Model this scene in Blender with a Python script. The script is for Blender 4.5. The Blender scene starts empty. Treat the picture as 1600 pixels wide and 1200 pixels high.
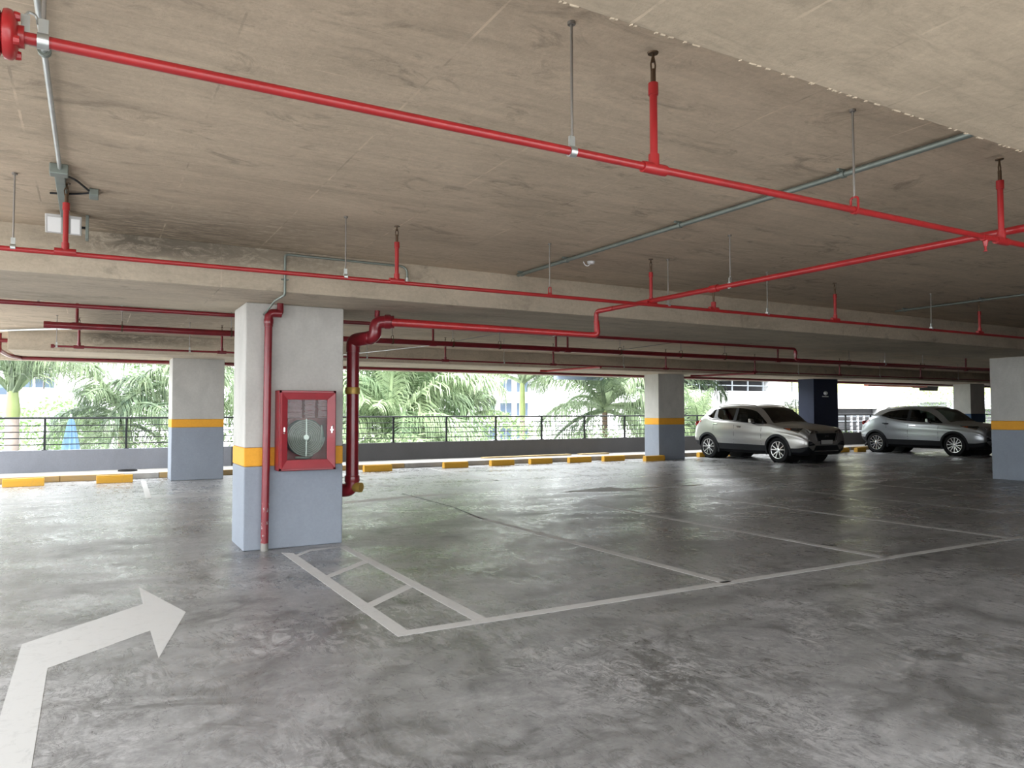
import bpy, bmesh, math, random
import numpy as np
from mathutils import Vector, Matrix
from mathutils.bvhtree import BVHTree

random.seed(7)
SC = bpy.context.scene
COL = SC.collection

# ------------------------------------------------------------------ camera, sky, sun, exposure
CAM_F, PITCH, ROLL, YAW, EYE = 1157.2, 0.03955, -0.0016, 0.51558, 1.40
cam_d = bpy.data.cameras.new('camera')
cam_d.sensor_fit = 'HORIZONTAL'; cam_d.sensor_width = 36.0
cam_d.lens = CAM_F / 1600 * 36.0
cam_d.clip_start = 0.05; cam_d.clip_end = 600
cam = bpy.data.objects.new('camera', cam_d); COL.objects.link(cam)
_F = Vector((math.sin(YAW)*math.cos(PITCH), math.cos(YAW)*math.cos(PITCH), math.sin(PITCH)))
_r = Vector((math.cos(YAW), -math.sin(YAW), 0)); _u = _r.cross(_F)
_r2 = _r*math.cos(ROLL) + _u*math.sin(ROLL); _u2 = -_r*math.sin(ROLL) + _u*math.cos(ROLL)
cam.matrix_world = Matrix(((_r2.x, _u2.x, -_F.x, 0), (_r2.y, _u2.y, -_F.y, 0), (_r2.z, _u2.z, -_F.z, EYE), (0, 0, 0, 1)))
SC.camera = cam

world = bpy.data.worlds.new('overcast_sky'); SC.world = world
world.use_nodes = True
wn = world.node_tree.nodes; wl = world.node_tree.links
wn.clear()
wo = wn.new('ShaderNodeOutputWorld'); wb = wn.new('ShaderNodeBackground')
wb.inputs[0].default_value = (0.93, 0.97, 1.0, 1); wb.inputs[1].default_value = 1.0
wl.new(wb.outputs[0], wo.inputs[0])

sun_d = bpy.data.lights.new('sun', 'SUN'); sun_d.energy = 1.2; sun_d.angle = math.radians(25); sun_d.color = (1, 0.96, 0.9)
sun = bpy.data.objects.new('sun', sun_d); COL.objects.link(sun)
sun.rotation_euler = (math.radians(38), math.radians(-18), 0); sun.location = (0, 0, 30)

vs = SC.view_settings
vs.view_transform = 'Standard'; vs.look = 'None'; vs.gamma = 1; vs.use_curve_mapping = False
vs.exposure = 3.0
SC.cycles.max_bounces = 10; SC.cycles.diffuse_bounces = 6; SC.cycles.glossy_bounces = 4
SC.cycles.transparent_max_bounces = 12; SC.cycles.caustics_reflective = False; SC.cycles.caustics_refractive = False
SC.cycles.use_denoising = True

# ------------------------------------------------------------------ materials
def new_mat(name):
    m = bpy.data.materials.new(name); m.use_nodes = True
    nt = m.node_tree
    return m, nt, nt.nodes['Principled BSDF']

def flat(name, col, rough=0.6, metal=0.0, coat=0.0, var=0.0, scale=6.0, bump=0.0, spec=None):
    m, nt, b = new_mat(name)
    b.inputs['Base Color'].default_value = (*col, 1); b.inputs['Roughness'].default_value = rough
    b.inputs['Metallic'].default_value = metal; b.inputs['Coat Weight'].default_value = coat
    if spec is not None: b.inputs['Specular IOR Level'].default_value = spec
    if var or bump:
        tc = nt.nodes.new('ShaderNodeTexCoord'); nz = nt.nodes.new('ShaderNodeTexNoise')
        nz.inputs['Scale'].default_value = scale; nz.inputs['Detail'].default_value = 6
        nt.links.new(tc.outputs['Object'], nz.inputs['Vector'])
        if var:
            mx = nt.nodes.new('ShaderNodeMix'); mx.data_type = 'RGBA'
            mx.inputs[6].default_value = (*[c*(1-var) for c in col], 1)
            mx.inputs[7].default_value = (*[min(1, c*(1+var)) for c in col], 1)
            nt.links.new(nz.outputs[0], mx.inputs[0]); nt.links.new(mx.outputs[2], b.inputs['Base Color'])
        if bump:
            bp = nt.nodes.new('ShaderNodeBump'); bp.inputs['Strength'].default_value = bump; bp.inputs['Distance'].default_value = 0.02
            nt.links.new(nz.outputs[0], bp.inputs['Height']); nt.links.new(bp.outputs[0], b.inputs['Normal'])
    return m

class NT:
    """small helper to chain shader nodes"""
    def __init__(s, nt): s.nt = nt; s.tc = nt.nodes.new('ShaderNodeTexCoord')
    def n(s, t, **k):
        o = s.nt.nodes.new(t)
        for a, v in k.items(): setattr(o, a, v)
        return o
    def l(s, a, b): s.nt.links.new(a, b)
    def mapping(s, scale=(1, 1, 1), loc=(0, 0, 0), rot=(0, 0, 0)):
        m = s.n('ShaderNodeMapping'); m.inputs['Scale'].default_value = scale; m.inputs['Location'].default_value = loc
        m.inputs['Rotation'].default_value = rot
        s.l(s.tc.outputs['Object'], m.inputs['Vector']); return m.outputs[0]
    def noise(s, vec, scale, detail=6, rough=0.55, dist=0.0):
        o = s.n('ShaderNodeTexNoise'); o.inputs['Scale'].default_value = scale; o.inputs['Detail'].default_value = detail
        o.inputs['Roughness'].default_value = rough; o.inputs['Distortion'].default_value = dist
        s.l(vec, o.inputs['Vector']); return o.outputs[0]
    def ramp(s, fac, stops):
        o = s.n('ShaderNodeValToRGB'); e = o.color_ramp.elements
        while len(e) < len(stops): e.new(0.5)
        for k, (p, c) in zip(e, stops):
            k.position = p; k.color = (*c, 1) if isinstance(c, tuple) else (c, c, c, 1)
        s.l(fac, o.inputs[0]); return o.outputs[0]
    def mix(s, fac, a, b, mode='MIX'):
        o = s.n('ShaderNodeMix', data_type='RGBA', blend_type=mode)
        for i, v in ((0, fac), (6, a), (7, b)):
            if hasattr(v, 'links'): s.l(v, o.inputs[i])
            elif i == 0: o.inputs[0].default_value = v
            else: o.inputs[i].default_value = (*v, 1) if isinstance(v, tuple) else (v, v, v, 1)
        return o.outputs[2]
    def math(s, op, a, b=None, c=None):
        o = s.n('ShaderNodeMath', operation=op)
        for i, v in enumerate((a, b, c)):
            if v is None: continue
            if hasattr(v, 'links'): s.l(v, o.inputs[i])
            else: o.inputs[i].default_value = v
        return o.outputs[0]
    def bump(s, h, strength, dist, normal=None):
        o = s.n('ShaderNodeBump'); o.inputs['Strength'].default_value = strength; o.inputs['Distance'].default_value = dist
        s.l(h, o.inputs['Height'])
        if normal is not None: s.l(normal, o.inputs['Normal'])
        return o.outputs[0]
    def xyz(s):
        o = s.n('ShaderNodeSeparateXYZ'); s.l(s.tc.outputs['Object'], o.inputs[0]); return o.outputs

def m_floor():
    m, nt, b = new_mat('worn_floor_concrete'); k = NT(nt)
    v = k.mapping()
    big = k.noise(v, 0.40, 5, 0.62, 0.7)
    mid = k.noise(k.mapping((1.0, 1.5, 1), (3, 9, 0)), 1.5, 10, 0.72, 1.1)
    fine = k.noise(v, 30, 8, 0.78)
    grain = k.noise(v, 7.5, 12, 0.82, 0.8)
    col = k.ramp(big, [(0.30, (0.165, 0.165, 0.163)), (0.50, (0.25, 0.25, 0.25)), (0.70, (0.35, 0.352, 0.355))])
    col = k.mix(1.0, col, k.ramp(mid, [(0.30, 0.42), (0.45, 0.86), (0.58, 1.10), (0.74, 1.55)]), 'MULTIPLY')
    col = k.mix(0.85, col, k.ramp(grain, [(0.30, 0.55), (0.5, 0.98), (0.68, 1.45)]), 'MULTIPLY')
    col = k.mix(0.6, col, k.ramp(fine, [(0.3, 0.62), (0.7, 1.35)]), 'MULTIPLY')
    scuff = k.noise(k.mapping((1.5, 0.7, 1), (11, 2, 0), (0, 0, 0.5)), 5.0, 12, 0.80, 1.8)
    patch = k.noise(k.mapping((1, 1, 1), (8, 4, 0)), 0.75, 5, 0.6, 0.8)
    sc = k.math('MULTIPLY', k.ramp(scuff, [(0.49, 0.0), (0.58, 0.75)]), k.ramp(patch, [(0.42, 0.08), (0.60, 1.0)]))
    col = k.mix(sc, col, (0.43, 0.43, 0.43))
    ridge = k.math('ABSOLUTE', k.math('SUBTRACT', k.noise(k.mapping((1.2, 0.8, 1), (2, 7, 0), (0, 0, 0.4)), 4.2, 9, 0.72, 1.4), 0.5))
    cr = k.math('MULTIPLY', k.ramp(ridge, [(0.0, 0.85), (0.026, 0.0)]), k.ramp(patch, [(0.40, 0.0), (0.58, 1.0)]))
    col = k.mix(cr, col, (0.09, 0.09, 0.088))
    dark = k.noise(k.mapping((1, 1.3, 1), (5, 31, 0)), 1.25, 10, 0.74, 1.2)
    col = k.mix(k.ramp(dark, [(0.37, 0.72), (0.48, 0.0)]), col, (0.085, 0.084, 0.08))
    col = k.mix(1.0, col, (1.15, 1.15, 1.175), 'MULTIPLY')
    k.l(col, b.inputs['Base Color'])
    rg = k.noise(k.mapping((0.5, 1.2, 1), (1, 17, 0)), 1.0, 8, 0.66, 0.9)
    r = k.ramp(rg, [(0.34, 0.10), (0.5, 0.26), (0.66, 0.46)])
    r = k.mix(0.4, r, k.ramp(scuff, [(0.38, 0.12), (0.66, 0.75)]))
    k.l(r, b.inputs['Roughness'])
    b.inputs['Specular IOR Level'].default_value = 0.55
    nb = k.bump(scuff, 0.16, 0.012)
    nb = k.bump(grain, 0.10, 0.008, nb)
    nb = k.bump(k.noise(k.mapping((1.0, 0.45, 1)), 3.0, 4), 0.12, 0.05, nb)
    k.l(nb, b.inputs['Normal'])
    return m

def m_ceiling(name, base, seam=True, xs=(0.49, 0.84), ys=(4.33, 1.06), stain=0.6, wet=False):
    m, nt, b = new_mat(name); k = NT(nt)
    v = k.mapping()
    streak = k.noise(k.mapping((0.5, 3.4, 2.0)), 1.6, 8, 0.66, 0.5)
    big = k.noise(k.mapping((1, 1.3, 1), (4, 2, 0)), 0.55, 5, 0.6, 0.5)
    fine = k.noise(v, 26, 7, 0.75)
    spot = k.noise(k.mapping((0.8, 1.6, 1), (7, 1, 3)), 2.6, 9, 0.72, 1.0)
    col = k.ramp(big, [(0.3, tuple(c*0.82 for c in base)), (0.5, base), (0.72, tuple(min(1, c*1.14) for c in base))])
    col = k.mix(0.6, col, k.ramp(streak, [(0.28, 0.68), (0.48, 0.98), (0.7, 1.18)]), 'MULTIPLY')
    col = k.mix(0.5, col, k.ramp(fine, [(0.3, 0.8), (0.7, 1.2)]), 'MULTIPLY')
    col = k.mix(k.ramp(spot, [(0.33, stain), (0.45, 0.0)]), col, tuple(c*0.42 for c in base))
    fib = k.noise(k.mapping((1.0, 5.5, 3.0), (9, 5, 2)), 4.5, 10, 0.78, 1.0)
    col = k.mix(0.36, col, k.ramp(fib, [(0.28, 0.62), (0.46, 0.98), (0.68, 1.25)]), 'MULTIPLY')
    pale = k.noise(k.mapping((0.8, 1.2, 1), (1, 8, 5)), 1.8, 9, 0.7, 1.2)
    col = k.mix(k.ramp(pale, [(0.60, 0.0), (0.70, 0.45)]), col, tuple(min(1, c*1.35) for c in base))
    if wet:
        px, py, pz = k.xyz()
        def ss(c, a, b_):
            o = k.n('ShaderNodeMapRange', interpolation_type='SMOOTHSTEP'); k.l(c, o.inputs[0])
            o.inputs[1].default_value = a; o.inputs[2].default_value = b_; return o.outputs[0]
        mk = k.math('MULTIPLY', k.math('MULTIPLY', ss(py, 5.3, 6.9), ss(px, 3.2, 0.4)), ss(px, -0.6, 0.3))
        mk = k.math('MULTIPLY', mk, ss(pz, 2.66, 2.86))
        mk = k.math('MULTIPLY', mk, k.ramp(fib, [(0.46, 1.0), (0.64, 0.25)]))
        col = k.mix(k.math('MULTIPLY', mk, 1.0), col, tuple(c*0.34 for c in base))
    h = streak
    if seam:
        x, y, z = k.xyz()
        def line(c, o, p, w):
            d = k.math('SUBTRACT', c, o); d = k.math('DIVIDE', d, p); d = k.math('FRACT', k.math('ADD', d, 100.5))
            d = k.math('ABSOLUTE', k.math('SUBTRACT', d, 0.5)); d = k.math('MULTIPLY', d, p)
            wob = k.math('MULTIPLY', k.noise(v, 14, 3), w)
            return k.math('LESS_THAN', d, wob)
        s = k.math('MAXIMUM', line(x, *xs, 0.011), line(y, *ys, 0.008))
        s = k.math('MULTIPLY', s, k.ramp(k.noise(v, 1.7, 4), [(0.42, 0.0), (0.56, 1.0)]))
        sc = k.mix(k.ramp(k.noise(v, 3.3, 3), [(0.4, 0.0), (0.6, 1.0)]), tuple(c*0.5 for c in base), tuple(min(1, c*1.5) for c in base))
        col = k.mix(k.math('MULTIPLY', s, 0.55), col, sc)
    k.l(col, b.inputs['Base Color']); b.inputs['Roughness'].default_value = 0.85; b.inputs['Specular IOR Level'].default_value = 0.25
    k.l(k.bump(fine, 0.25, 0.01, k.bump(spot, 0.2, 0.02)), b.inputs['Normal'])
    return m

def m_column(name, base, var=0.14):
    m, nt, b = new_mat(name); k = NT(nt)
    a = k.noise(k.mapping((1.6, 1.6, 1.0)), 1.5, 7, 0.62, 0.5); f = k.noise(k.mapping(), 34, 5, 0.7)
    c = k.ramp(a, [(0.3, tuple(x*(1-var) for x in base)), (0.55, base), (0.75, tuple(x*(1+var) for x in base))])
    c = k.mix(0.35, c, k.ramp(f, [(0.3, 0.85), (0.7, 1.15)]), 'MULTIPLY')
    k.l(c, b.inputs['Base Color']); b.inputs['Roughness'].default_value = 0.7; b.inputs['Specular IOR Level'].default_value = 0.3
    k.l(k.bump(f, 0.12, 0.01), b.inputs['Normal'])
    return m

def m_red(name, base, rough=0.33, chips=False):
    m, nt, b = new_mat(name); k = NT(nt)
    a = k.noise(k.mapping((1, 1, 1)), 5.0, 6, 0.6)
    c = k.ramp(a, [(0.3, tuple(x*0.82 for x in base)), (0.7, tuple(x*1.12 for x in base))])
    if chips:
        x, y, z = k.xyz()
        low = k.math('SUBTRACT', 1.0, k.math('MULTIPLY', z, 1.1))
        ch = k.noise(k.mapping((1, 1, 0.5)), 24, 6, 0.7)
        f = k.math('MULTIPLY', k.math('GREATER_THAN', ch, 0.60), k.math('GREATER_THAN', k.math('ADD', low, ch), 1.12))
        c = k.mix(f, c, (0.42, 0.40, 0.38))
        c = k.mix(k.math('LESS_THAN', z, k.math('ADD', 0.05, k.math('MULTIPLY', ch, 0.06))), c, (0.25, 0.24, 0.22))
    k.l(c, b.inputs['Base Color']); b.inputs['Roughness'].default_value = rough
    b.inputs['Coat Weight'].default_value = 0.15
    return m

def m_paint_worn(name, base, wear=(0.16, 0.16, 0.155), amt=0.5, scale=7.0, rough=0.6):
    m, nt, b = new_mat(name); k = NT(nt)
    w = k.noise(k.mapping(), scale, 10, 0.75, 1.2); big = k.noise(k.mapping((1, 1, 1), (3, 3, 0)), 1.1, 4)
    f = k.ramp(w, [(0.52, 0.0), (0.66, amt)]); f = k.mix(1.0, f, k.ramp(big, [(0.35, 0.25), (0.65, 1.0)]), 'MULTIPLY')
    c = k.mix(f, base, wear); k.l(c, b.inputs['Base Color']); b.inputs['Roughness'].default_value = rough
    return m

def m_glass(name, tint, refl=1.5, rough=0.0):
    m = bpy.data.materials.new(name); m.use_nodes = True; nt = m.node_tree; nt.nodes.clear()
    o = nt.nodes.new('ShaderNodeOutputMaterial'); mx = nt.nodes.new('ShaderNodeMixShader')
    t = nt.nodes.new('ShaderNodeBsdfTransparent'); g = nt.nodes.new('ShaderNodeBsdfGlossy')
    lw = nt.nodes.new('ShaderNodeFresnel'); lw.inputs[0].default_value = refl
    t.inputs[0].default_value = (*tint, 1); g.inputs['Roughness'].default_value = rough
    nt.links.new(lw.outputs[0], mx.inputs[0]); nt.links.new(t.outputs[0], mx.inputs[1]); nt.links.new(g.outputs[0], mx.inputs[2])
    nt.links.new(mx.outputs[0], o.inputs[0]); return m

def m_leaf(name, a, b_, trans=0.25):
    m, nt, b = new_mat(name); k = NT(nt)
    oi = k.n('ShaderNodeObjectInfo')
    n = k.noise(k.mapping(), 9.0, 3)
    f = k.math('MULTIPLY_ADD', oi.outputs['Random'], 0.55, k.math('MULTIPLY', k.ramp(n, [(0.35, 0.0), (0.65, 1.0)]), 0.45))
    c = k.mix(f, a, b_); k.l(c, b.inputs['Base Color'])
    b.inputs['Roughness'].default_value = 0.45
    tr = k.n('ShaderNodeBsdfTranslucent'); k.l(c, tr.inputs[0])
    mx = k.n('ShaderNodeMixShader'); mx.inputs[0].default_value = trans
    out = nt.nodes['Material Output']
    k.l(b.outputs[0], mx.inputs[1]); k.l(tr.outputs[0], mx.inputs[2]); k.l(mx.outputs[0], out.inputs[0])
    return m

FLOOR = m_floor()
CEIL = m_ceiling('board_marked_ceiling_concrete', (0.535, 0.435, 0.325), wet=True)
BEAM = m_ceiling('beam_concrete', (0.50, 0.415, 0.31), True, (1.365, 0.405), (50, 100), 0.35)
BEAM2 = m_ceiling('beam_concrete_plain', (0.505, 0.435, 0.34), True, (1.0, 2.9), (50, 100), 0.45, True)
COLC = m_column('column_concrete', (0.50, 0.49, 0.462))
COLB = m_column('column_blue_grey_paint', (0.275, 0.308, 0.362), 0.08)
COLNAVY = m_column('column_navy_paint', (0.022, 0.028, 0.055), 0.1)
COLBLUE = m_column('column_blue_paint', (0.06, 0.11, 0.20), 0.1)
BAND = m_column('orange_band_paint', (0.80, 0.38, 0.04), 0.06)
WALLG = m_column('parapet_grey_paint', (0.20, 0.212, 0.245), 0.08)
WALLD = m_column('shade_darkened_wall_paint', (0.085, 0.085, 0.09), 0.08)  # parapet grey with shade put in; also dims bounce off unseen walls
CONC = m_column('pale_concrete', (0.45, 0.44, 0.42))
CURBG = m_column('kerb_grey', (0.34, 0.33, 0.31), 0.2)
CURBY = m_paint_worn('kerb_yellow_worn', (0.36, 0.235, 0.09), (0.26, 0.24, 0.2), 0.9, 4)
LINE = m_paint_worn('white_line_paint', (0.57, 0.57, 0.565), (0.30, 0.30, 0.30), 0.42, 13)
LINEF = m_paint_worn('faint_white_line_paint', (0.44, 0.44, 0.435), (0.24, 0.24, 0.24), 0.5, 9)
STOPY = m_paint_worn('wheel_stop_yellow', (0.66, 0.35, 0.03), (0.32, 0.22, 0.1), 0.5, 12)
RED = m_red('red_pipe_paint', (0.36, 0.018, 0.020))
RED2 = m_red('dark_red_pipe_paint', (0.19, 0.011, 0.018), 0.28)
REDC = m_red('chipped_red_pipe_paint', (0.21, 0.016, 0.024), 0.35, True)
REDCAB = m_red('cabinet_red_paint', (0.30, 0.014, 0.024), 0.4)
GALV = flat('galvanised_steel', (0.52, 0.55, 0.54), 0.38, 0.85, var=0.15, scale=20)
GALVD = flat('dull_galvanised_steel', (0.24, 0.275, 0.25), 0.5, 0.6, var=0.2, scale=12)
ROD = flat('threaded_rod_steel', (0.27, 0.25, 0.23), 0.5, 0.7)
BRONZE = flat('tarnished_bronze', (0.10, 0.065, 0.04), 0.45, 0.7)
GOLD = flat('gold_painted_coupling', (0.42, 0.27, 0.06), 0.4, 0.3, var=0.25, scale=18)
DARKST = flat('dark_grey_railing_paint', (0.022, 0.025, 0.027), 0.5, spec=0.25)
BLACK = flat('black_rubber', (0.010, 0.010, 0.011), 0.7, spec=0.2)
BLACKP = flat('black_plastic', (0.012, 0.013, 0.016), 0.5, spec=0.25)
CHROME = flat('chrome', (0.75, 0.76, 0.78), 0.12, 1.0)
WHITEP = flat('white_plastic', (0.78, 0.78, 0.78), 0.4)
LAMPW = flat('frosted_lamp_lens', (0.85, 0.85, 0.84), 0.25)
ALU = flat('light_grey_aluminium', (0.55, 0.54, 0.52), 0.45, 0.3)
HOSE = flat('canvas_hose_grey', (0.42, 0.44, 0.42), 0.8, var=0.25, scale=40, bump=0.4)
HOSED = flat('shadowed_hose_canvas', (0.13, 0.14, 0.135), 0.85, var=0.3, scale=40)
HOSEP = flat('folded_hose_pinkish_canvas', (0.50, 0.30, 0.34), 0.8, var=0.3, scale=30, bump=0.5)
GLASS = m_glass('clear_pane', (0.86, 0.88, 0.86), 1.22)
CARGLASS = m_glass('dark_tinted_glass', (0.10, 0.12, 0.11))
PAINT1 = flat('silver_car_paint', (0.43, 0.42, 0.405), 0.34, 0.75, 0.4)
PAINT2 = flat('cool_silver_car_paint', (0.41, 0.43, 0.45), 0.32, 0.75, 0.4)
ALLOY = flat('machined_alloy', (0.72, 0.73, 0.74), 0.25, 0.9)
LAMPL = flat('headlamp_glass', (0.025, 0.026, 0.03), 0.05, 0.0, 1.0)
LAMPR = flat('red_tail_lamp', (0.32, 0.01, 0.015), 0.12, 0.0, 1.0)
AMBER = flat('amber_lamp', (0.35, 0.07, 0.02), 0.12, 0.0, 1.0)
SEAT = flat('dark_seat_fabric', (0.03, 0.03, 0.034), 0.8)
PLATE = flat('number_plate', (0.55, 0.56, 0.55), 0.4)
FROND = m_leaf('palm_leaf', (0.03, 0.062, 0.034), (0.29, 0.37, 0.215), 0.22)
FRONDL = m_leaf('pale_palm_leaf', (0.06, 0.12, 0.055), (0.37, 0.465, 0.27), 0.25)
LIME = m_leaf('lime_foliage', (0.12, 0.22, 0.07), (0.27, 0.39, 0.17), 0.3)
BANK = flat('dry_grass_bank', (0.30, 0.32, 0.14), 0.9, var=0.35, scale=0.8)
SHAFT = flat('green_crownshaft', (0.21, 0.26, 0.10), 0.45, var=0.2, scale=3)
TRUNK = flat('grey_pink_palm_trunk', (0.30, 0.25, 0.22), 0.8, var=0.25, scale=8, bump=0.4)
TRUNKD = flat('brown_palm_trunk', (0.12, 0.085, 0.06), 0.85, var=0.3, scale=9, bump=0.4)
WHITEB = flat('white_render', (0.50, 0.51, 0.53), 0.8, var=0.05, scale=2)
GREYB = flat('grey_render', (0.16, 0.18, 0.20), 0.8, var=0.08, scale=2)
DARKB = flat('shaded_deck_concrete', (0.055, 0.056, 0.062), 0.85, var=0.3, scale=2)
WINB = flat('window_glass_far', (0.07, 0.10, 0.14), 0.3, spec=0.2)
BLUEB = flat('slate_blue_fascia', (0.20, 0.25, 0.32), 0.6)
TARP = flat('blue_cloth', (0.13, 0.24, 0.38), 0.7, var=0.3, scale=6)
GROUND = flat('pale_paving', (0.50, 0.49, 0.47), 0.9, var=0.12, scale=0.6)
REDB = flat('faded_red_steel', (0.45, 0.10, 0.09), 0.5)
BOARD = flat('yellowish_board', (0.45, 0.34, 0.17), 0.8, var=0.25, scale=6)

# ------------------------------------------------------------------ mesh helpers
class MB:
    def __init__(s): s.v = []; s.f = []
    def add(s, vs, fs):
        o = len(s.v); s.v += [tuple(p) for p in vs]; s.f += [tuple(i+o for i in f) for f in fs]; return s
    def box(s, x0, x1, y0, y1, z0, z1):
        return s.add([(x0, y0, z0), (x1, y0, z0), (x1, y1, z0), (x0, y1, z0), (x0, y0, z1), (x1, y0, z1), (x1, y1, z1), (x0, y1, z1)],
                     [(3, 2, 1, 0), (4, 5, 6, 7), (0, 1, 5, 4), (1, 2, 6, 5), (2, 3, 7, 6), (3, 0, 4, 7)])
    def hexa(s, b, t):
        """bottom quad b, top quad t, both counter-clockwise seen from above"""
        return s.add(list(b)+list(t), [(3, 2, 1, 0), (4, 5, 6, 7), (0, 1, 5, 4), (1, 2, 6, 5), (2, 3, 7, 6), (3, 0, 4, 7)])
    def prism(s, poly, z0, z1):
        """extrude an xy polygon (counter-clockwise)"""
        n = len(poly)
        return s.add([(x, y, z0) for x, y in poly] + [(x, y, z1) for x, y in poly],
                     [tuple(range(n-1, -1, -1)), tuple(range(n, 2*n))] + [(i, (i+1) % n, n+(i+1) % n, n+i) for i in range(n)])
    def prism_x(s, poly, x0, x1):
        n = len(poly)
        return s.add([(x0, y, z) for y, z in poly] + [(x1, y, z) for y, z in poly],
                     [tuple(range(n-1, -1, -1)), tuple(range(n, 2*n))] + [(i, (i+1) % n, n+(i+1) % n, n+i) for i in range(n)])
    def tube(s, pts, r, n=12, caps=True):
        pts = [Vector(p) for p in pts]
        rs = r if isinstance(r, (list, tuple)) else [r]*len(pts)
        ring = []; up = None
        for i, p in enumerate(pts):
            d = (pts[min(i+1, len(pts)-1)] - pts[max(i-1, 0)]).normalized()
            if up is None:
                a = Vector((0, 0, 1)) if abs(d.z) < 0.9 else Vector((1, 0, 0))
                up = (a - d*a.dot(d)).normalized()
            else: up = (up - d*up.dot(d)).normalized()
            w = d.cross(up)
            ring.append([p + (up*math.cos(2*math.pi*k/n) + w*math.sin(2*math.pi*k/n))*rs[i] for k in range(n)])
        vs = [q for rg in ring for q in rg]; fs = []
        for i in range(len(pts)-1):
            for k in range(n):
                a, b = i*n+k, i*n+(k+1) % n
                fs.append((a, b, b+n, a+n))
        if caps: fs += [tuple(range(n-1, -1, -1)), tuple((len(pts)-1)*n+k for k in range(n))]
        return s.add(vs, fs)
    def lathe(s, prof, origin, axis='z', n=24):
        """prof: list of (radius, height along axis)"""
        vs = []; fs = []
        for r, h in prof:
            for k in range(n):
                a = 2*math.pi*k/n; c, q = r*math.cos(a), r*math.sin(a)
                p = {'z': (c, q, h), 'x': (h, c, q), 'y': (q, h, c)}[axis]
                vs.append(tuple(p[i]+origin[i] for i in range(3)))
        for i in range(len(prof)-1):
            for k in range(n):
                a, b = i*n+k, i*n+(k+1) % n
                fs.append((a, b, b+n, a+n))
        fs += [tuple(range(n-1, -1, -1)), tuple((len(prof)-1)*n+k for k in range(n))]
        return s.add(vs, fs)
    def ball(s, c, r, n=10):
        pr = [(max(1e-4, r*math.sin(math.pi*i/6)), -r*math.cos(math.pi*i/6)) for i in range(7)]
        return s.lathe(pr, c, 'z', n)
    def build(s, name, mat, parent=None, smooth=False, bevel=0.0, fix=True):
        off = parent_loc(parent)
        me = bpy.data.meshes.new(name)
        me.from_pydata([(x-off.x, y-off.y, z-off.z) for x, y, z in s.v], [], s.f)
        if fix:
            bm = bmesh.new(); bm.from_mesh(me); bmesh.ops.recalc_face_normals(bm, faces=bm.faces); bm.to_mesh(me); bm.free()
        o = bpy.data.objects.new(name, me); COL.objects.link(o)
        me.materials.append(mat)
        if parent: o.parent = parent
        if smooth:
            for p in me.polygons: p.use_smooth = True
            me.set_sharp_from_angle(angle=math.radians(40))
        if bevel:
            b = o.modifiers.new('edge', 'BEVEL'); b.width = bevel; b.segments = 2; b.limit_method = 'ANGLE'
        return o

def parent_loc(p):
    v = Vector((0, 0, 0))
    while p is not None: v = v + p.location; p = p.parent
    return v

def fillet(pts, rad, n=6):
    pts = [Vector(p) for p in pts]; out = [pts[0]]
    for a, b, c in zip(pts, pts[1:], pts[2:]):
        d1 = (a-b); d2 = (c-b); t = min(rad, d1.length*0.49, d2.length*0.49)
        p, q = b+d1.normalized()*t, b+d2.normalized()*t
        for i in range(n+1):
            u = i/n; out.append(p*(1-u)**2 + b*2*u*(1-u) + q*u*u)
    out.append(pts[-1]); return out

def tag(o, label=None, cat=None, group=None, kind=None):
    if label: o['label'] = label
    if cat: o['category'] = cat
    if group: o['group'] = group
    if kind: o['kind'] = kind
    return o

def thing(name, loc, label, cat, group=None):
    o = bpy.data.objects.new(name, None); COL.objects.link(o); o.location = loc; o.empty_display_size = 0.1
    return tag(o, label, cat, group)

def copy_tree(o, parent=None):
    c = o.copy(); COL.objects.link(c)
    if parent: c.parent = parent
    for ch in o.children: copy_tree(ch, c)
    return c

def struct(name, mb, mat, bevel=0.0, label=None):
    return tag(mb.build(name, mat, None, bevel=bevel), label, None, None, 'structure')

# ================================================================== STRUCTURE
XL, XR, YN, YF = -3.3, 46.0, -2.2, 18.25
DECKN, DECKL = -10.0, -9.0
CZ, BZ = 2.94, 2.55
floor = struct('floor', MB().prism([(DECKL, DECKN), (6.5, DECKN), (6.5, YN-.16), (XR, YN-.16), (XR, 19.55), (DECKL, 19.55)], -0.25, 0), FLOOR, label='grey worn concrete parking deck floor')
ceil = struct('ceiling', MB().box(XL, XR, YN, YF, CZ, CZ+0.75), CEIL, label='beige board-marked concrete ceiling slab')
def beam(name, x0, x1, y0, y1, z0, label):
    return struct(name, MB().box(x0, x1, y0, y1, z0, CZ+0.02), BEAM if y0 < 0 else BEAM2, 0.008, label)
beam('trim_1', XL, XR, -2.2, 1.70, BZ, 'wide concrete beam overhead with pale underside and ragged edge')
beam('trim_2', XL, XR, 7.12, 8.85, BZ, 'wide concrete beam on top of the column with the hose cabinet')
beam('trim_3', -1.36, XR, 16.2, 18.2, 2.575, 'concrete edge beam above the railing')
struct('trim_4', MB().box(XL, XR, 18.0, 18.27, 2.50, CZ+0.02), BEAM2, 0, 'narrow concrete lip on the outer edge of the edge beam')

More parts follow.
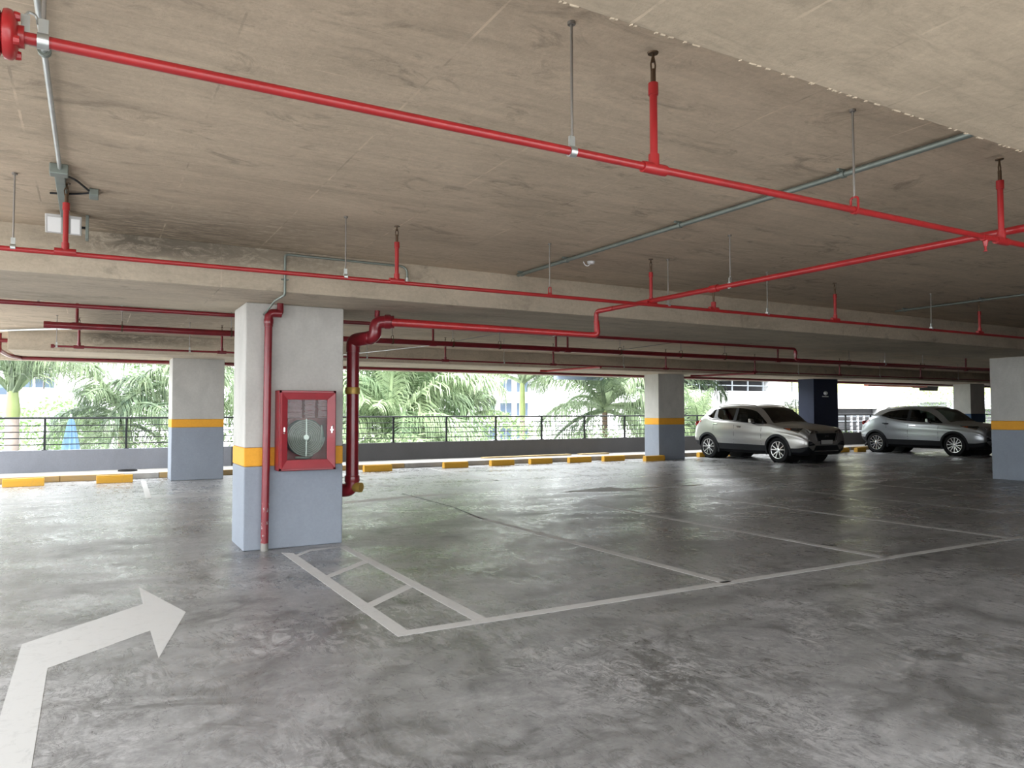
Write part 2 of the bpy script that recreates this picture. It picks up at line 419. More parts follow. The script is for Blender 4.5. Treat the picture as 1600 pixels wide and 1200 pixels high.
# mortar fringe along the far edge of the near beam's underside
fr = MB(); x = 0.2
while x < 9.0:
    w = random.choice((.006, .01, .015, .02, .035)); d = random.uniform(0.001, 0.006)
    if random.random() < 0.42: fr.add([(x, 1.69, BZ+.001), (x+w, 1.688, BZ+.001), (x+w*.8, 1.70+d, BZ+.001), (x+w*.2, 1.70+d*.6, BZ+.001), (x+w*.1, 1.694, BZ-.004), (x+w*.9, 1.693, BZ-.003), (x+w*.7, 1.70+d*.7, BZ-.002), (x+w*.3, 1.70+d*.4, BZ-.002)],
                                      [(0, 1, 2, 3), (7, 6, 5, 4), (0, 4, 5, 1), (1, 5, 6, 2), (2, 6, 7, 3), (3, 7, 4, 0)])
    x += w*.8 + random.uniform(0.0, 0.02)
o = fr.build('mortar_fringe', BEAM, bpy.data.objects['trim_1']); tag(o, 'crumbly pale mortar fringe along the beam edge', kind='stuff')

def column(name, x0, x1, y0, y1, top, zb0, zb1, label, low=COLB, upper=COLC):
    c = struct(name, MB().box(x0, x1, y0, y1, zb1 if zb1 else 0, top), upper, 0.012, label)
    if zb1:
        MB().box(x0-.002, x1+.002, y0-.002, y1+.002, zb0, zb1).build('painted_band', BAND, c, bevel=0.012)
        MB().box(x0-.001, x1+.001, y0-.001, y1+.001, 0, zb0).build('painted_base', low, c, bevel=0.012)
    return c
column('column', 1.36, 2.385, 7.95, 8.65, BZ, 0.857, 1.05, 'nearest column, grey with orange band, carrying the red hose cabinet')
column('column.001', 1.455, 2.49, 17.05, 17.8, 2.58, 1.115, 1.285, 'far left column with orange band beside the railing')
column('column.002', 14.68, 15.70, 17.05, 17.70, 2.58, 1.055, 1.25, 'far column with orange band beside the first car')
column('column.003', 16.6, 17.7, 7.95, 8.68, BZ, 1.04, 1.225, 'column with orange band at the right edge, in front of the second car')
column('column.004', 21.6, 22.87, 17.05, 17.70, 2.58, None, None, 'dark navy column between the two cars', upper=COLNAVY)
c5 = struct('column.005', MB().box(31.15, 32.2, 17.05, 17.75, 1.35, 2.58), COLC, 0.012, 'far right column with blue lower half')
MB().box(31.149, 32.201, 17.049, 17.751, 0, 1.35).build('painted_base', COLBLUE, c5)
for i, (x, y) in enumerate(((-11.84+6.6, 7.95),)):
    column('column.006', XL+0.05, XL+0.75, 7.95, 8.65, BZ, 0.95, 1.13, 'column on the open left side outside the view')

# parapets
PY = 19.30
struct('wall_far', MB().box(3.0, XR, PY, PY+0.16, 0, 0.60), WALLD, 0.006, 'low shade-darkened parapet wall under the railing right of the near column')  # continues the grey parapet; its shade is put into the colour
wf = struct('wall_back', MB().box(DECKL, 3.0, PY, PY+0.16, 0, 0.60), WALLG, 0.006, 'low grey parapet wall under the railing')
struct('wall_left', MB().box(DECKL-0.16, DECKL, DECKN, PY+0.16, -0.25, 0.60), WALLG, 0, 'low parapet on the open left side')
struct('wall_front', MB().box(DECKL, 6.5, DECKN-0.16, DECKN, -0.25, 0.60), WALLG, 0, 'low parapet behind the camera')
struct('wall_near', MB().box(6.5, XR, YN-0.16, YN, 0, CZ+.28), WALLD, 0, 'concrete wall behind the right-hand bays')
struct('wall_right', MB().box(XR, XR+0.2, YN, YF, -0.25, CZ+.28), WALLD, 0, 'concrete end wall far right')
# raised walkway strip and its kerb blocks
struct('trim_5', MB().box(DECKL, XR, 18.08, PY, -0.01, 0.12), CURBG, 0, 'raised concrete strip along the parapet')
kerb = bpy.data.objects['trim_5']
x = XL; k = 0
edges = [DECKL, -3.4, -0.55, 0.62, 1.3, 3.2, 4.0, 5.2, 7.0, 9.6, 11.0, 13.3, 15.2, 17.6, 20, 22.4, 24.8, 27.2, 29.6, 32, 34.4, 36.8, 39.2, 41.6, 44, XR]
cols = [0, 1, 1, 0, 1, 0, 0, 1, 0, 0, 0, 1, 0, 0, 1, 0, 1, 0, 1, 0, 1, 0, 1, 0, 1]
for a, b, c in zip(edges, edges[1:], cols):
    MB().box(a+.004, b-.004, 17.95, 18.08, 0, 0.122).build('kerb_block', CURBY if c else CURBG, kerb, bevel=0.01)

struct('shade_slab', MB().box(25.5, 60, YF, 30.5, 3.45, 3.75), CONC, 0, 'unseen slab added outside to shade the right-hand bays')  # added out of view to keep sky light off the right-hand bays

# ------------------------------------------------------------------ floor paint
def paint(poly, name='line_marking', mat=LINE, label=None, h=0.0015):
    a = sum(p[0]*q[1]-q[0]*p[1] for p, q in zip(poly, poly[1:]+poly[:1]))
    if a < 0: poly = poly[::-1]
    o = MB().prism(poly, 0.0002, h).build(name, mat, floor)
    if label: o['label'] = label
    return o
def stripe(x0, y0, x1, y1, w, **k):
    d = Vector((x1-x0, y1-y0)).normalized(); n = Vector((-d.y, d.x))*w/2
    return paint([(x0+n.x, y0+n.y), (x1+n.x, y1+n.y), (x1-n.x, y1-n.y), (x0-n.x, y0-n.y)], **k)
paint([(0.603, 5.74), (0.355, 6.754), (0.352, 6.14), (-0.346, 5.444), (-0.346, 3.10), (-0.182, 3.10), (-0.188, 4.861), (0.353, 5.372), (0.358, 4.744)],
      'arrow_marking', label='white right-turn arrow on the floor at the left')
paint([(1.685, 7.695), (1.787, 7.60), (1.80, 4.553), (1.697, 4.453)], label='left white line of the hatched strip by the near column')
paint([(2.283, 7.74), (2.366, 7.74), (2.372, 4.552), (2.270, 4.552)], label='right white line of the hatched strip by the near column')
paint([(1.785, 7.50), (1.985, 7.738), (2.285, 7.745), (2.285, 7.698), (1.98, 7.652), (1.785, 7.42)], label='thin white line closing the hatched strip under the hose cabinet')
paint([(1.79, 6.317), (1.787, 6.42), (2.276, 6.90), (2.277, 6.766)], label='farther diagonal bar of the hatched strip')
paint([(1.797, 5.22), (1.792, 5.335), (2.274, 5.759), (2.274, 5.639)], label='nearer diagonal bar of the hatched strip')
paint([(1.697, 4.452), (1.80, 4.552), (9.14, 4.520), (9.14, 4.436)], label='long white front line of the empty parking bays')
for i, (xa, xb) in enumerate(((4.543, 4.588), (6.712, 6.70), (8.93, 8.95), (11.16, 11.2), (13.36, 13.40), (15.62, 15.65))):
    stripe(xb, 4.5 if i < 3 else 4.2, xa, 9.2, 0.10, mat=LINE if i < 3 else LINEF, label='white bay divider, number %d counted from the hatched strip' % (i+1))
stripe(9.14, 4.475, 20, 4.42, 0.09, mat=LINEF)
for i, x in enumerate((0.9, 5.05, 7.42, 9.75, 12.1, 14.3, 16.6, 18.9, 21.1, 23.4)):
    stripe(x-.06, 13.6, x+.06, 17.4, 0.09, mat=LINE if i < 1 else LINEF)
stripe(-3, 13.72, 24, 13.55, 0.07, mat=LINEF, label='faint white front line of the far bays')
paint([(7.165, 11.05), (8.592, 11.40), (8.60, 10.98), (10.45, 10.89), (10.35, 10.76), (8.60, 10.80), (8.67, 10.50)], 'arrow_marking', LINEF, 'faint white arrow on the middle of the aisle')
paint([(3.2, 11.62), (3.2, 11.30), (5.0, 11.66), (5.6, 11.57), (5.6, 11.70), (5.02, 11.93), (3.5, 11.66)], 'arrow_marking', LINE, 'worn white arrow on the aisle behind the near column')
stripe(4.75, 12.3, 4.72, 10.1, 0.03, mat=DARKB, name='floor_crack'); stripe(4.72, 10.1, 4.52, 8.75, 0.025, mat=DARKB, name='floor_crack')

# ------------------------------------------------------------------ wheel stops
def wheel_stop(x0, x1, y, label):
    t = thing('wheel_stop', ((x0+x1)/2, y, 0), label, 'wheel stop', 'yellow concrete wheel stops along the far kerb')
    MB().prism_x([(y-.075, 0), (y+.075, 0), (y+.075, .11), (y+.05, .155), (y-.05, .155), (y-.075, .11)], x0, x1).build('block', STOPY, t, bevel=0.006)
ST = [(-1.47, -.79, 17.22, 'leftmost yellow wheel stop, below the railing at the left edge'), (0.10, .755, 17.2, 'yellow wheel stop just left of the far left column'),
      (5.70, 6.40, 17.3, 'yellow wheel stop right beside the thick red riser pipe'), (7.84, 8.52, 17.4, 'second yellow wheel stop right of the thick riser pipe'),
      (9.25, 9.95, 17.5, 'third yellow wheel stop right of the thick riser pipe'), (10.5, 11.2, 17.55, 'fourth yellow wheel stop right of the thick riser pipe'),
      (11.75, 12.5, 17.5, 'fifth yellow wheel stop right of the thick riser pipe'), (12.95, 13.7, 17.5, 'sixth yellow wheel stop, the second left of the far column'),
      (14.0, 14.72, 16.90, 'yellow wheel stop in front of the far column beside the first car'), (16.72, 17.38, 17.56, 'yellow wheel stop behind the visible rear wheel of the first car'),
      (18.1, 18.8, 17.56, 'yellow wheel stop under the far side of the first car'), (22.95, 23.55, 17.2, 'yellow wheel stop right of the navy column'),
      (23.72, 24.2, 17.0, 'yellow wheel stop touching the rear of the second car'), (25.6, 26.3, 17.0, 'yellow wheel stop under the far side of the second car')]
for a in ST: wheel_stop(*a)

# ------------------------------------------------------------------ railing
t = thing('steel_railing', (0, PY+0.07, 0.6), 'dark grey steel railing with five rails on the low parapet', 'railing')
for z, r in ((1.31, .022), (1.145, .011), (1.005, .011), (0.865, .011), (0.725, .011)):
    MB().tube([(DECKL, PY+.07, z), (XR, PY+.07, z)], r, 8).build('rail', DARKST, t)
x = -7.3
first = None
while x < XR-0.5:
    mb = MB().box(x-.022, x+.022, PY+.045, PY+.095, 0.6, 1.31); mb.box(x-.05, x+.05, PY+.02, PY+.12, 0.6, 0.612)
    if first is None:
        first = mb.build('post', DARKST, t); fx = x
    else:
        c = first.copy(); COL.objects.link(c); c.location.x += x-fx
    x += 1.60 if x < 0 or x > 4 else 1.66
# side and rear railings
# ------------------------------------------------------------------ pipework
def coupling(mb_parent, p, axis, r, l, mat, name='coupling'):
    a = Vector(p); d = Vector(axis)*l/2
    o = MB().tube([a-d, a-d*.75, a+d*.75, a+d], [r*.97, r, r, r*.97], 14).build(name, mat, mb_parent, True); return o

def sprig(parent, x, y, z, top, r, mat, head=True, rh=1.0):
    """vertical branch with an upright sprinkler head, standing on a tee"""
    coupling(parent, (x, y, z), (1, 0, 0), r*1.45, r*7.5, mat, 'tee')
    s = MB().tube([(x, y, z), (x, y, z+r*3.6), (x, y, z+r*3.7), (x, y, top-.17)], [r*1.4, r*1.4, r, r], 12)
    s.tube([(x, y, top-.20), (x, y, top-.15)], r*1.3, 12)
    so = s.build('sprig', mat, parent, True)
    h = MB().tube([(x, y, top-.155), (x, y, top-.09)], .011*rh, 8)
    h.tube([(x-.009*rh, y, top-.10), (x-.012*rh, y, top-.07), (x-.004, y, top-.04)], .004*rh, 6)
    h.tube([(x+.009*rh, y, top-.10), (x+.012*rh, y, top-.07), (x+.004, y, top-.04)], .004*rh, 6)
    h.tube([(x, y, top-.06), (x, y, top-.022)], .006*rh, 8); h.lathe([(.022*rh, top-.024), (.024*rh, top-.018)], (x, y, 0), 'z', 12)
    h.build('sprinkler_head', BRONZE, so, True)

def hanger(parent, x, y, z, r, top=CZ, mat=GALV, loop=False):
    h = MB().tube([(x, y, z+r+.045), (x, y, top)], .0055, 8); h.lathe([(.016, top-.012), (.016, top)], (x, y, 0), 'z', 10)
    ho = h.build('hanger_rod', ROD, parent, True)
    c = MB()
    if loop:
        c.tube(fillet([(x, y-r-.004, z), (x, y-r-.004, z+r+.05), (x, y+r+.004, z+r+.05), (x, y+r+.004, z)], .015, 4), .006, 6)
        c.tube([(x-.012, y, z), (x+.012, y, z)], r+.004, 14)
    else:
        c.tube([(x-.014, y, z), (x+.014, y, z)], r+.005, 14); c.box(x-.012, x+.012, y-.004, y+.008, z+r, z+r+.045)
    c.build('clamp', mat, ho, True)

# near branch pipe
r1, Y1, Z1 = .0165, 2.37, 2.422
t = thing('sprinkler_pipe', (2, Y1, Z1), 'nearest red sprinkler pipe running the whole width under the ceiling', 'pipe')
MB().tube([(-.20, Y1, Z1), (9.5, Y1, Z1+.006)], r1, 16).build('pipe', RED, t, True)
sprig(t, 2.028, Y1, Z1, CZ-.005, r1, RED); sprig(t, 4.70, Y1, Z1, CZ-.005, r1, RED); sprig(t, 7.6, Y1, Z1, CZ-.005, r1, RED)
hanger(t, 1.615, Y1, Z1, r1); hanger(t, 3.335, Y1, Z1, r1, mat=RED, loop=True); hanger(t, -.135, Y1, Z1, r1); hanger(t, 6.3, Y1, Z1, r1)
pd = MB().tube([(4.525, Y1, Z1-r1), (4.525, Y1, Z1-.05)], [.016, .010], 10); pd.tube([(4.525, Y1, Z1-.05), (4.525, Y1, Z1-.075)], .007, 8)
pd.lathe([(.012, Z1-.082), (.012, Z1-.078)], (4.525, Y1, 0), 'z', 10); tag(pd.build('pendent_sprinkler', RED, t, True), 'small drop sprinkler below the pipe')
coupling(t, (4.525, Y1, Z1), (1, 0, 0), r1*1.3, .06, RED, 'tee')
fl = MB().lathe([(.030, -.178), (.030, -.196)], (0, Y1, Z1), 'x', 16)
fl.lathe([(.034, -.192), (.056, -.197), (.064, -.205), (.066, -.214), (.064, -.224), (.05, -.229)], (0, Y1, Z1), 'x', 28)
fl.lathe([(.048, -.228), (.060, -.234), (.061, -.246), (.05, -.254), (.034, -.262), (.03, -.40)], (0, Y1, Z1), 'x', 28)
for k in range(4):
    a = k*math.pi/2+.6; fl.lathe([(.011, -.186), (.013, -.192), (.013, -.20)], (0, Y1+.050*math.cos(a), Z1+.050*math.sin(a)), 'x', 8)
tag(fl.build('flange_coupling', RED, t, True), 'bolted red flange at the left end')
MB().tube([(-.40, Y1, Z1), (-1.9, Y1, Z1)], .03, 14).build('pipe', RED, t, True)
bk = MB().box(-.186, -.166, Y1-.008, Y1-.002, Z1+.01, Z1+.062)
bk.tube(fillet([(-.178, Y1-.005, Z1+.055), (-.172, Y1, Z1+.075), (-.152, Y1, Z1+.07), (-.148, Y1, Z1+.045)], .02, 5), .004, 6)
tag(bk.build('bracket', GALV, t, True), 'bent galvanised bracket beside the flange')

# second branch pipe in front of the beam
Y2, Z2, r2 = 5.63, 2.462, .0165
t = thing('sprinkler_pipe', (3, Y2, Z2), 'second red sprinkler pipe in front of the beam over the near column', 'pipe')
MB().tube([(XL, Y2, Z2-.02), (4, Y2, Z2), (16, Y2, Z2+.02)], r2, 14).build('pipe', RED, t, True)
for x in (-.172, 2.122, 4.765, 7.53, 10.55, 13.4): sprig(t, x, Y2, Z2+.003*x, CZ-.005, r2, RED)
for x, lp in ((-.457, 0), (1.70, 0), (3.585, 1), (4.985, 0), (6.40, 0), (9.43, 0)): hanger(t, x, Y2, Z2+.003*x, r2, mat=RED if lp else GALV, loop=bool(lp))
coupling(t, (5.6, Y2, Z2+.015), (1, 0, 0), r2*1.5, .12, RED, 'tee')
s = MB().tube([(5.6, Y2, Z2), (5.6, Y2, Z2+.09)], .026, 12); so = s.build('sprig', RED, t, True)
MB().tube([(5.6, Y2, Z2+.09), (5.6, Y2, Z2+.20)], .012, 8).build('sprinkler_head', BRONZE, so, True)

# main feed: riser beside the near column, elbows, feed and cross branch
t = thing('riser_pipe', (2.58, 8.25, .57), 'thick dark red standpipe beside the near column with gold coupling', 'pipe')
rr = .071
rp = fillet([(2.40, 8.45, .50), (2.585, 8.25, .50), (2.585, 8.25, 2.20), (2.70, 7.98, 2.22), (2.70, 7.86, 2.46), (2.86, 7.76, 2.41), (2.95, 7.72, 2.405)], .13, 7)
MB().tube(fillet([(2.585, 8.25, .62), (2.585, 8.25, 2.17)], .1), rr, 22).build('pipe', RED2, t, True)
MB().tube(fillet([(2.585, 8.25, .70), (2.585, 8.25, .535), (2.392, 8.40, .52)], .12, 8), rr*1.06, 20).build('elbow', RED2, t, True)
coupling(t, (2.585, 8.25, .66), (0, 0, 1), rr*1.2, .07, RED2)
MB().tube([(2.60, 8.22, .57), (2.66, 8.15, .565)], .055, 18).build('outlet_cap', GOLD, t, True)
tag(coupling(t, (2.583, 8.25, 1.66), (0, 0, 1), rr*1.18, .075, GOLD, 'gold_coupling'), 'gold painted coupling ring')
MB().tube(fillet([(2.585, 8.25, 2.10), (2.585, 8.25, 2.235), (2.70, 8.02, 2.25)], .10, 8), rr*1.10, 20).build('elbow', RED2, t, True)
MB().tube(fillet([(2.665, 8.06, 2.25), (2.735, 7.92, 2.25), (2.735, 7.92, 2.42), (2.93, 7.85, 2.425)], .11, 8), rr, 20).build('elbow', RED2, t, True)
coupling(t, (2.70, 8.00, 2.25), (.5, -.85, 0), rr*1.12, .05, RED2)
coupling(t, (2.86, 7.87, 2.425), (.93, -.3, 0), rr*1.16, .07, RED2)
MB().tube([(2.76, 7.93, 2.44), (2.76, 7.93, BZ)], .03, 12).build('stub', RED2, t, True)
A, B = Vector((2.84, 7.88, 2.425)), Vector((4.715, 6.51, 2.245))
MB().tube([A, A.lerp(B, .5), B], [.048, .038, .029], 18).build('pipe', RED, t, True)
MB().tube(fillet([B-(B-A)*.02, B+Vector((.03, -.02, 0)), (4.735, 6.50, 2.40)], .05, 6), .031, 14).build('elbow', RED, t, True)
MB().tube(fillet([(4.735, 6.50, 2.27), (4.735, 6.50, 2.50), (4.74, 6.2, 2.50)], .05, 6), .026, 14).build('elbow', RED, t, True)
MB().tube([(4.74, 6.40, 2.50), (4.82, 2.3, 2.50), (4.86, .5, 2.50)], .024, 14).build('pipe', RED, t, True)
coupling(t, (4.775, 4.79, 2.50), (0, 1, 0), .034, .09, RED)
hanger(t, 4.775, 4.60, 2.50, .024)

# riser in front of the near column
t = thing('drop_pipe', (1.565, 7.885, 0), 'chipped red pipe running down the front of the near column to the floor', 'pipe')
MB().tube([(1.557, 7.885, 0), (1.574, 7.885, 2.38)], .039, 18).build('pipe', REDC, t, True)
MB().tube(fillet([(1.574, 7.885, 2.30), (1.574, 7.885, 2.445), (1.70, 7.885, 2.445)], .06, 8), .044, 18).build('elbow', RED2, t, True)
coupling(t, (1.574, 7.885, 2.355), (0, 0, 1), .049, .05, RED2)
MB().tube(fillet([(1.64, 7.885, 2.445), (1.69, 7.885, 2.445), (1.69, 7.885, BZ)], .03, 5), .034, 16).build('stub', RED2, t, True)

# thin pipe along the back edge of the middle beam
t = thing('sprinkler_pipe', (2, 9.0, 2.53), 'thin dark red pipe along the back edge of the beam over the near column', 'pipe')
MB().tube(fillet([(XL, 8.98, 2.53), (10.93, 9.0, 2.545), (10.93, 9.0, 2.35), (12, 9.0, 2.35), (34, 9.0, 2.36)], .06, 6), .024, 12).build('pipe', RED2, t, True)
for x in (-.50, .257, 5.8, 13.5, 18): hanger(t, x, 9.0, 2.535 if x < 11 else 2.352, .022)
coupling(t, (10.93, 9.0, 2.47), (0, 0, 1), .034, .06, RED2)

# thick pipe between the beams
Y4, Z4, r4 = 11.6, 2.59, .045
t = thing('main_pipe', (3, Y4, Z4), 'long thick dark red pipe hung between the near and far beams', 'pipe')
MB().tube([(-.56, Y4, Z4), (14, Y4, Z4+.012), (36, Y4, Z4+.03)], r4, 16).build('pipe', RED2, t, True)
MB().tube([(-.58, Y4, Z4), (-.50, Y4, Z4)], r4*1.06, 16).build('end_cap', RED2, t, True)
for x in (-.20, 5.03, 7.52, 7.78, 13.5, 21, 26): 
    MB().tube([(x, Y4, Z4), (x, Y4, 2.90)], .02, 10).build('riser_branch', RED2, t, True)
    coupling(t, (x, Y4, Z4), (1, 0, 0), r4*1.12, .12, RED2)
for x in (.34, 1.78, 4.30, 5.40, 6.32, 9.02, 10.6, 11.85, 16, 19): hanger(t, x, Y4, Z4, r4, mat=BRONZE, loop=True)

# thin pipe in front of the far beam
Y6, Z6, r6 = 13.5, 2.456, .017
t = thing('sprinkler_pipe', (3, Y6, Z6), 'thin red sprinkler pipe seen in front of the far edge beam', 'pipe')
MB().tube([(-.56, Y6, Z6), (36, Y6, Z6)], r6, 10).build('pipe', RED2, t, True)
MB().tube([(-.575, Y6, Z6), (-.53, Y6, Z6)], .03, 10).build('end_cap', RED2, t, True)
for x in (-.20, 1.92, 6.12, 8.68, 11.86, 14.85, 18.2, 22, 26): sprig(t, x, Y6, Z6, CZ-.005, r6*1.15, RED2)
for x in (-.5, 1.41, 4.5, 7.46, 10.6, 16.5, 20, 24): hanger(t, x, Y6, Z6, r6)
MB().tube(fillet([(9.95, 13.5, 2.44), (10.05, 15.9, 2.47), (9.86, 15.95, 2.47)], .05, 4), .03, 10).build('elbow', RED, t, True)
MB().tube(fillet([(14.85, 13.5, 2.42), (15.0, 15.6, 2.45), (14.7, 15.7, 2.45)], .05, 4), .03, 10).build('elbow', RED2, t, True)

# pipe along the outer edge
t = thing('edge_pipe', (3, 17.92, 2.535), 'dark red pipe along the outer edge of the far beam above the greenery', 'pipe')
MB().tube(fillet([(-1.56, 17.0, 2.938), (-1.56, 17.0, 2.62), (-1.46, 17.5, 2.56), (-1.28, 17.92, 2.535)], .08, 6), .042, 12).build('elbow', RED2, t, True)
MB().tube([(-1.32, 17.92, 2.535), (36, 17.92, 2.535)], .032, 12).build('pipe', RED2, t, True)
coupling(t, (-1.30, 17.92, 2.535), (1, 0, 0), .042, .08, RED2)
MB().tube([(-1.56, 17.0, 2.80), (-1.40, 17.0, 2.80)], .04, 12).build('stub', RED2, t, True)

# conduits
def saddle(parent, x, y, z, along='y'):
    m = MB()
    if along == 'y': m.tube([(x, y-.012, z), (x, y+.012, z)], .026, 12); m.box(x-.055, x+.055, y-.01, y+.01, z+.012, CZ)
    else: m.tube([(x-.012, y, z), (x+.012, y, z)], .026, 12); m.box(x-.01, x+.01, y-.055, y+.055, z+.012, CZ)
    m.build('saddle_clip', GALVD, parent, True)
t = thing('conduit', (4.1, 4.5, 2.91), 'long galvanised conduit crossing the right half of the ceiling', 'conduit')
MB().tube([(4.035, 6.98, 2.912), (4.12, 3.2, 2.912), (4.13, 1.0, 2.912)], .019, 12).build('tube', GALVD, t, True)
for y in (6.9, 6.05, 4.47, 3.0): saddle(t, 4.04+(6.9-y)*.02, y, 2.912)
t = thing('conduit', (-.2, 4, 2.912), 'bright galvanised conduit on the ceiling at the left edge', 'conduit')
MB().tube([(-.202, 1.7, 2.912), (-.20, 5.33, 2.912)], .0125, 12).build('tube', GALV, t, True)
for y in (2.42, 3.6): saddle(t, -.2, y, 2.915)
clip = MB().tube(fillet([(-.18, 2.44, 2.92), (-.13, 2.47, 2.90), (-.12, 2.50, 2.925)], .01, 3), .002, 6); clip.build('wire_tail', ROD, t)
t = thing('conduit', (10.4, 6, 2.912), 'thin dark conduit on the ceiling at the far right', 'conduit')
MB().tube([(10.40, 6.75, 2.912), (10.36, 2.0, 2.912)], .016, 10).build('tube', GALVD, t, True)
saddle(t, 10.4, 6.6, 2.912); saddle(t, 10.38, 5.5, 2.912)
t = thing('conduit', (-1, 15.6, 2.9), 'slanting galvanised conduit under the ceiling at the far left', 'conduit')
MB().tube([(-1.55, 16.1, 2.90), (-.15, 14.85, 2.90)], .022, 10).build('tube', GALV, t, True)
t = thing('conduit', (1.56, 7.1, 2.5), 'thin galvanised conduit on the beam face above the near column', 'conduit')
MB().tube(fillet([(1.535, 7.93, 2.43), (1.56, 7.52, 2.52), (1.562, 7.095, 2.52), (1.560, 7.095, 2.905), (2.74, 7.095, 2.905), (2.785, 7.095, 2.87), (2.788, 7.095, 2.77)], .03, 5), .0115, 10).build('tube', GALVD, t, True)
MB().tube([(2.788, 7.095, 2.79), (2.788, 7.095, 2.74)], .018, 10).build('end_fitting', GALV, t, True)
MB().box(1.53, 1.595, 7.09, 7.12, 2.66, 2.672).build('saddle_clip', GALVD, t)
# stray wires by the far pipes
for i, (a, b, lb) in enumerate((((5.40, 11.6, 2.64), (6.9, 9.9, 2.94), 'thin dark wire slanting from the thick pipe to the ceiling'), ((3.9, 13.5, 2.468), (5.6, 11.62, 2.64), 'thin pale wire slanting above the thin far pipe'), ((9.02, 11.6, 2.64), (10.9, 10.4, 2.94), 'dark wire slanting near the far column'))):
    tag(MB().tube([a, b], .006, 6).build('wire', ROD if i != 1 else GALV), lb, 'wire')

# ------------------------------------------------------------------ floodlight on the ceiling
t = thing('floodlight', (-.2, 6.6, 2.85), 'grey twin-panel floodlight hung from a steel strut on the ceiling', 'lamp')
MB().box(-.232, -.176, 5.36, 6.50, 2.885, CZ).build('strut', GALVD, t, bevel=.004)
MB().box(-.255, -.155, 5.28, 5.37, 2.875, CZ).build('junction_box', GALVD, t, bevel=.006)
def tilt(x0, x1, u0, u1, d0, d1):
    """slab on the lamp's tilted face: u runs down the face, d is the depth behind it"""
    P_ = lambda x, u, d: (x, 6.50+.10*u+d*.79, 2.905-.125*u+d*.2)
    return [P_(x0, u1, d0), P_(x1, u1, d0), P_(x1, u1, d1), P_(x0, u1, d1)], [P_(x0, u0, d0), P_(x1, u0, d0), P_(x1, u0, d1), P_(x0, u0, d1)]
MB().hexa(*tilt(-.335, -.095, 0, 1, 0, .055)).build('housing', ALU, t, bevel=.006)
for x0, x1 in ((-.318, -.232), (-.165, -.108)): MB().hexa(*tilt(x0, x1, .16, .92, -.004, .01)).build('lens', LAMPW, t)
MB().hexa(*tilt(-.222, -.175, .12, .96, -.007, .01)).build('driver_strip', GALVD, t)
MB().box(-.07, -.048, 6.56, 6.66, 2.755, CZ).build('side_bracket', GALVD, t, bevel=.003)
MB().tube([(-.10, 6.6, 2.845), (-.06, 6.6, 2.845)], .010, 8).build('pivot', BLACKP, t)
cb = MB().tube(fillet([(-.19, 5.37, 2.90), (-.12, 5.55, 2.925), (-.05, 5.75, 2.92), (-.03, 5.83, 2.925), (-.15, 5.93, 2.925), (-.28, 5.97, 2.925)], .06, 5), .007, 8)
cb.build('cable', BLACKP, t, True)
MB().box(-.045, .012, 5.76, 5.90, 2.895, CZ).build('junction_box', GALVD, t, bevel=.005)

# ------------------------------------------------------------------ hose cabinet
X0, X1, CY0, CY1, Z0, Zt = 1.660, 2.250, 7.72, 7.949, .812, 1.640
t = thing('hose_cabinet', (1.95, 7.95, 1.2), 'red fire hose cabinet with glass door on the near column', 'cabinet')
b = MB(); b.box(X0, X1, CY1-.01, CY1, Z0, Zt); b.box(X0, X0+.008, CY0+.03, CY1, Z0, Zt); b.box(X1-.008, X1, CY0+.03, CY1, Z0, Zt)
b.box(X0, X1, CY0+.03, CY1, Z0, Z0+.008); b.box(X0, X1, CY0+.03, CY1, Zt-.008, Zt)
b.box(X0, X0+.03, CY0+.03, CY0+.036, Z0, Zt); b.box(X1-.03, X1, CY0+.03, CY0+.036, Z0, Zt); b.box(X0, X1, CY0+.03, CY0+.036, Z0, Z0+.03); b.box(X0, X1, CY0+.03, CY0+.036, Zt-.03, Zt)
b.build('body', REDCAB, t, bevel=.003)
door = bpy.data.objects.new('door', None); COL.objects.link(door); door.parent = t; door.location = (0, CY0-7.95, 0)
OX0, OX1, OZ0, OZ1, IX0, IX1, IZ0, IZ1 = X0+.018, X1-.018, Z0+.022, Zt-.022, 1.742, 2.150, .925, 1.545
ya, yb, yc = CY0+.028, CY0-.004, CY0+.012
def member(o0, o1, i1, i0):
    m = MB().add([(o0[0], ya, o0[1]), (o1[0], ya, o1[1]), (i1[0], ya, i1[1]), (i0[0], ya, i0[1]), (o0[0], yb, o0[1]), (o1[0], yb, o1[1]), (i1[0], yc, i1[1]), (i0[0], yc, i0[1])],
                 [(0, 1, 2, 3), (4, 7, 6, 5), (0, 4, 5, 1), (1, 5, 6, 2), (2, 6, 7, 3), (3, 7, 4, 0)])
    m.build('frame_member', REDCAB, door, bevel=.002)
oc = [(OX0, OZ0), (OX1, OZ0), (OX1, OZ1), (OX0, OZ1)]; ic = [(IX0, IZ0), (IX1, IZ0), (IX1, IZ1), (IX0, IZ1)]
for k in range(4): member(oc[k], oc[(k+1) % 4], ic[(k+1) % 4], ic[k])
MB().box(IX0-.005, IX1+.005, CY0+.017, CY0+.020, IZ0-.005, IZ1+.005).build('glass_pane', GLASS, door)
h = MB().box(1.700, 1.712, CY0-.010, CY0+.004, 1.215, 1.258); h.ball((1.706, CY0-.008, 1.20), .008)
h.build('latch', CHROME, door)
h = MB().box(2.188, 2.198, CY0-.014, CY0+.004, 1.20, 1.265); h.box(2.178, 2.210, CY0-.012, CY0-.002, 1.225, 1.235); h.ball((2.205, CY0-.008, 1.272), .008)
h.build('handle', CHROME, door)
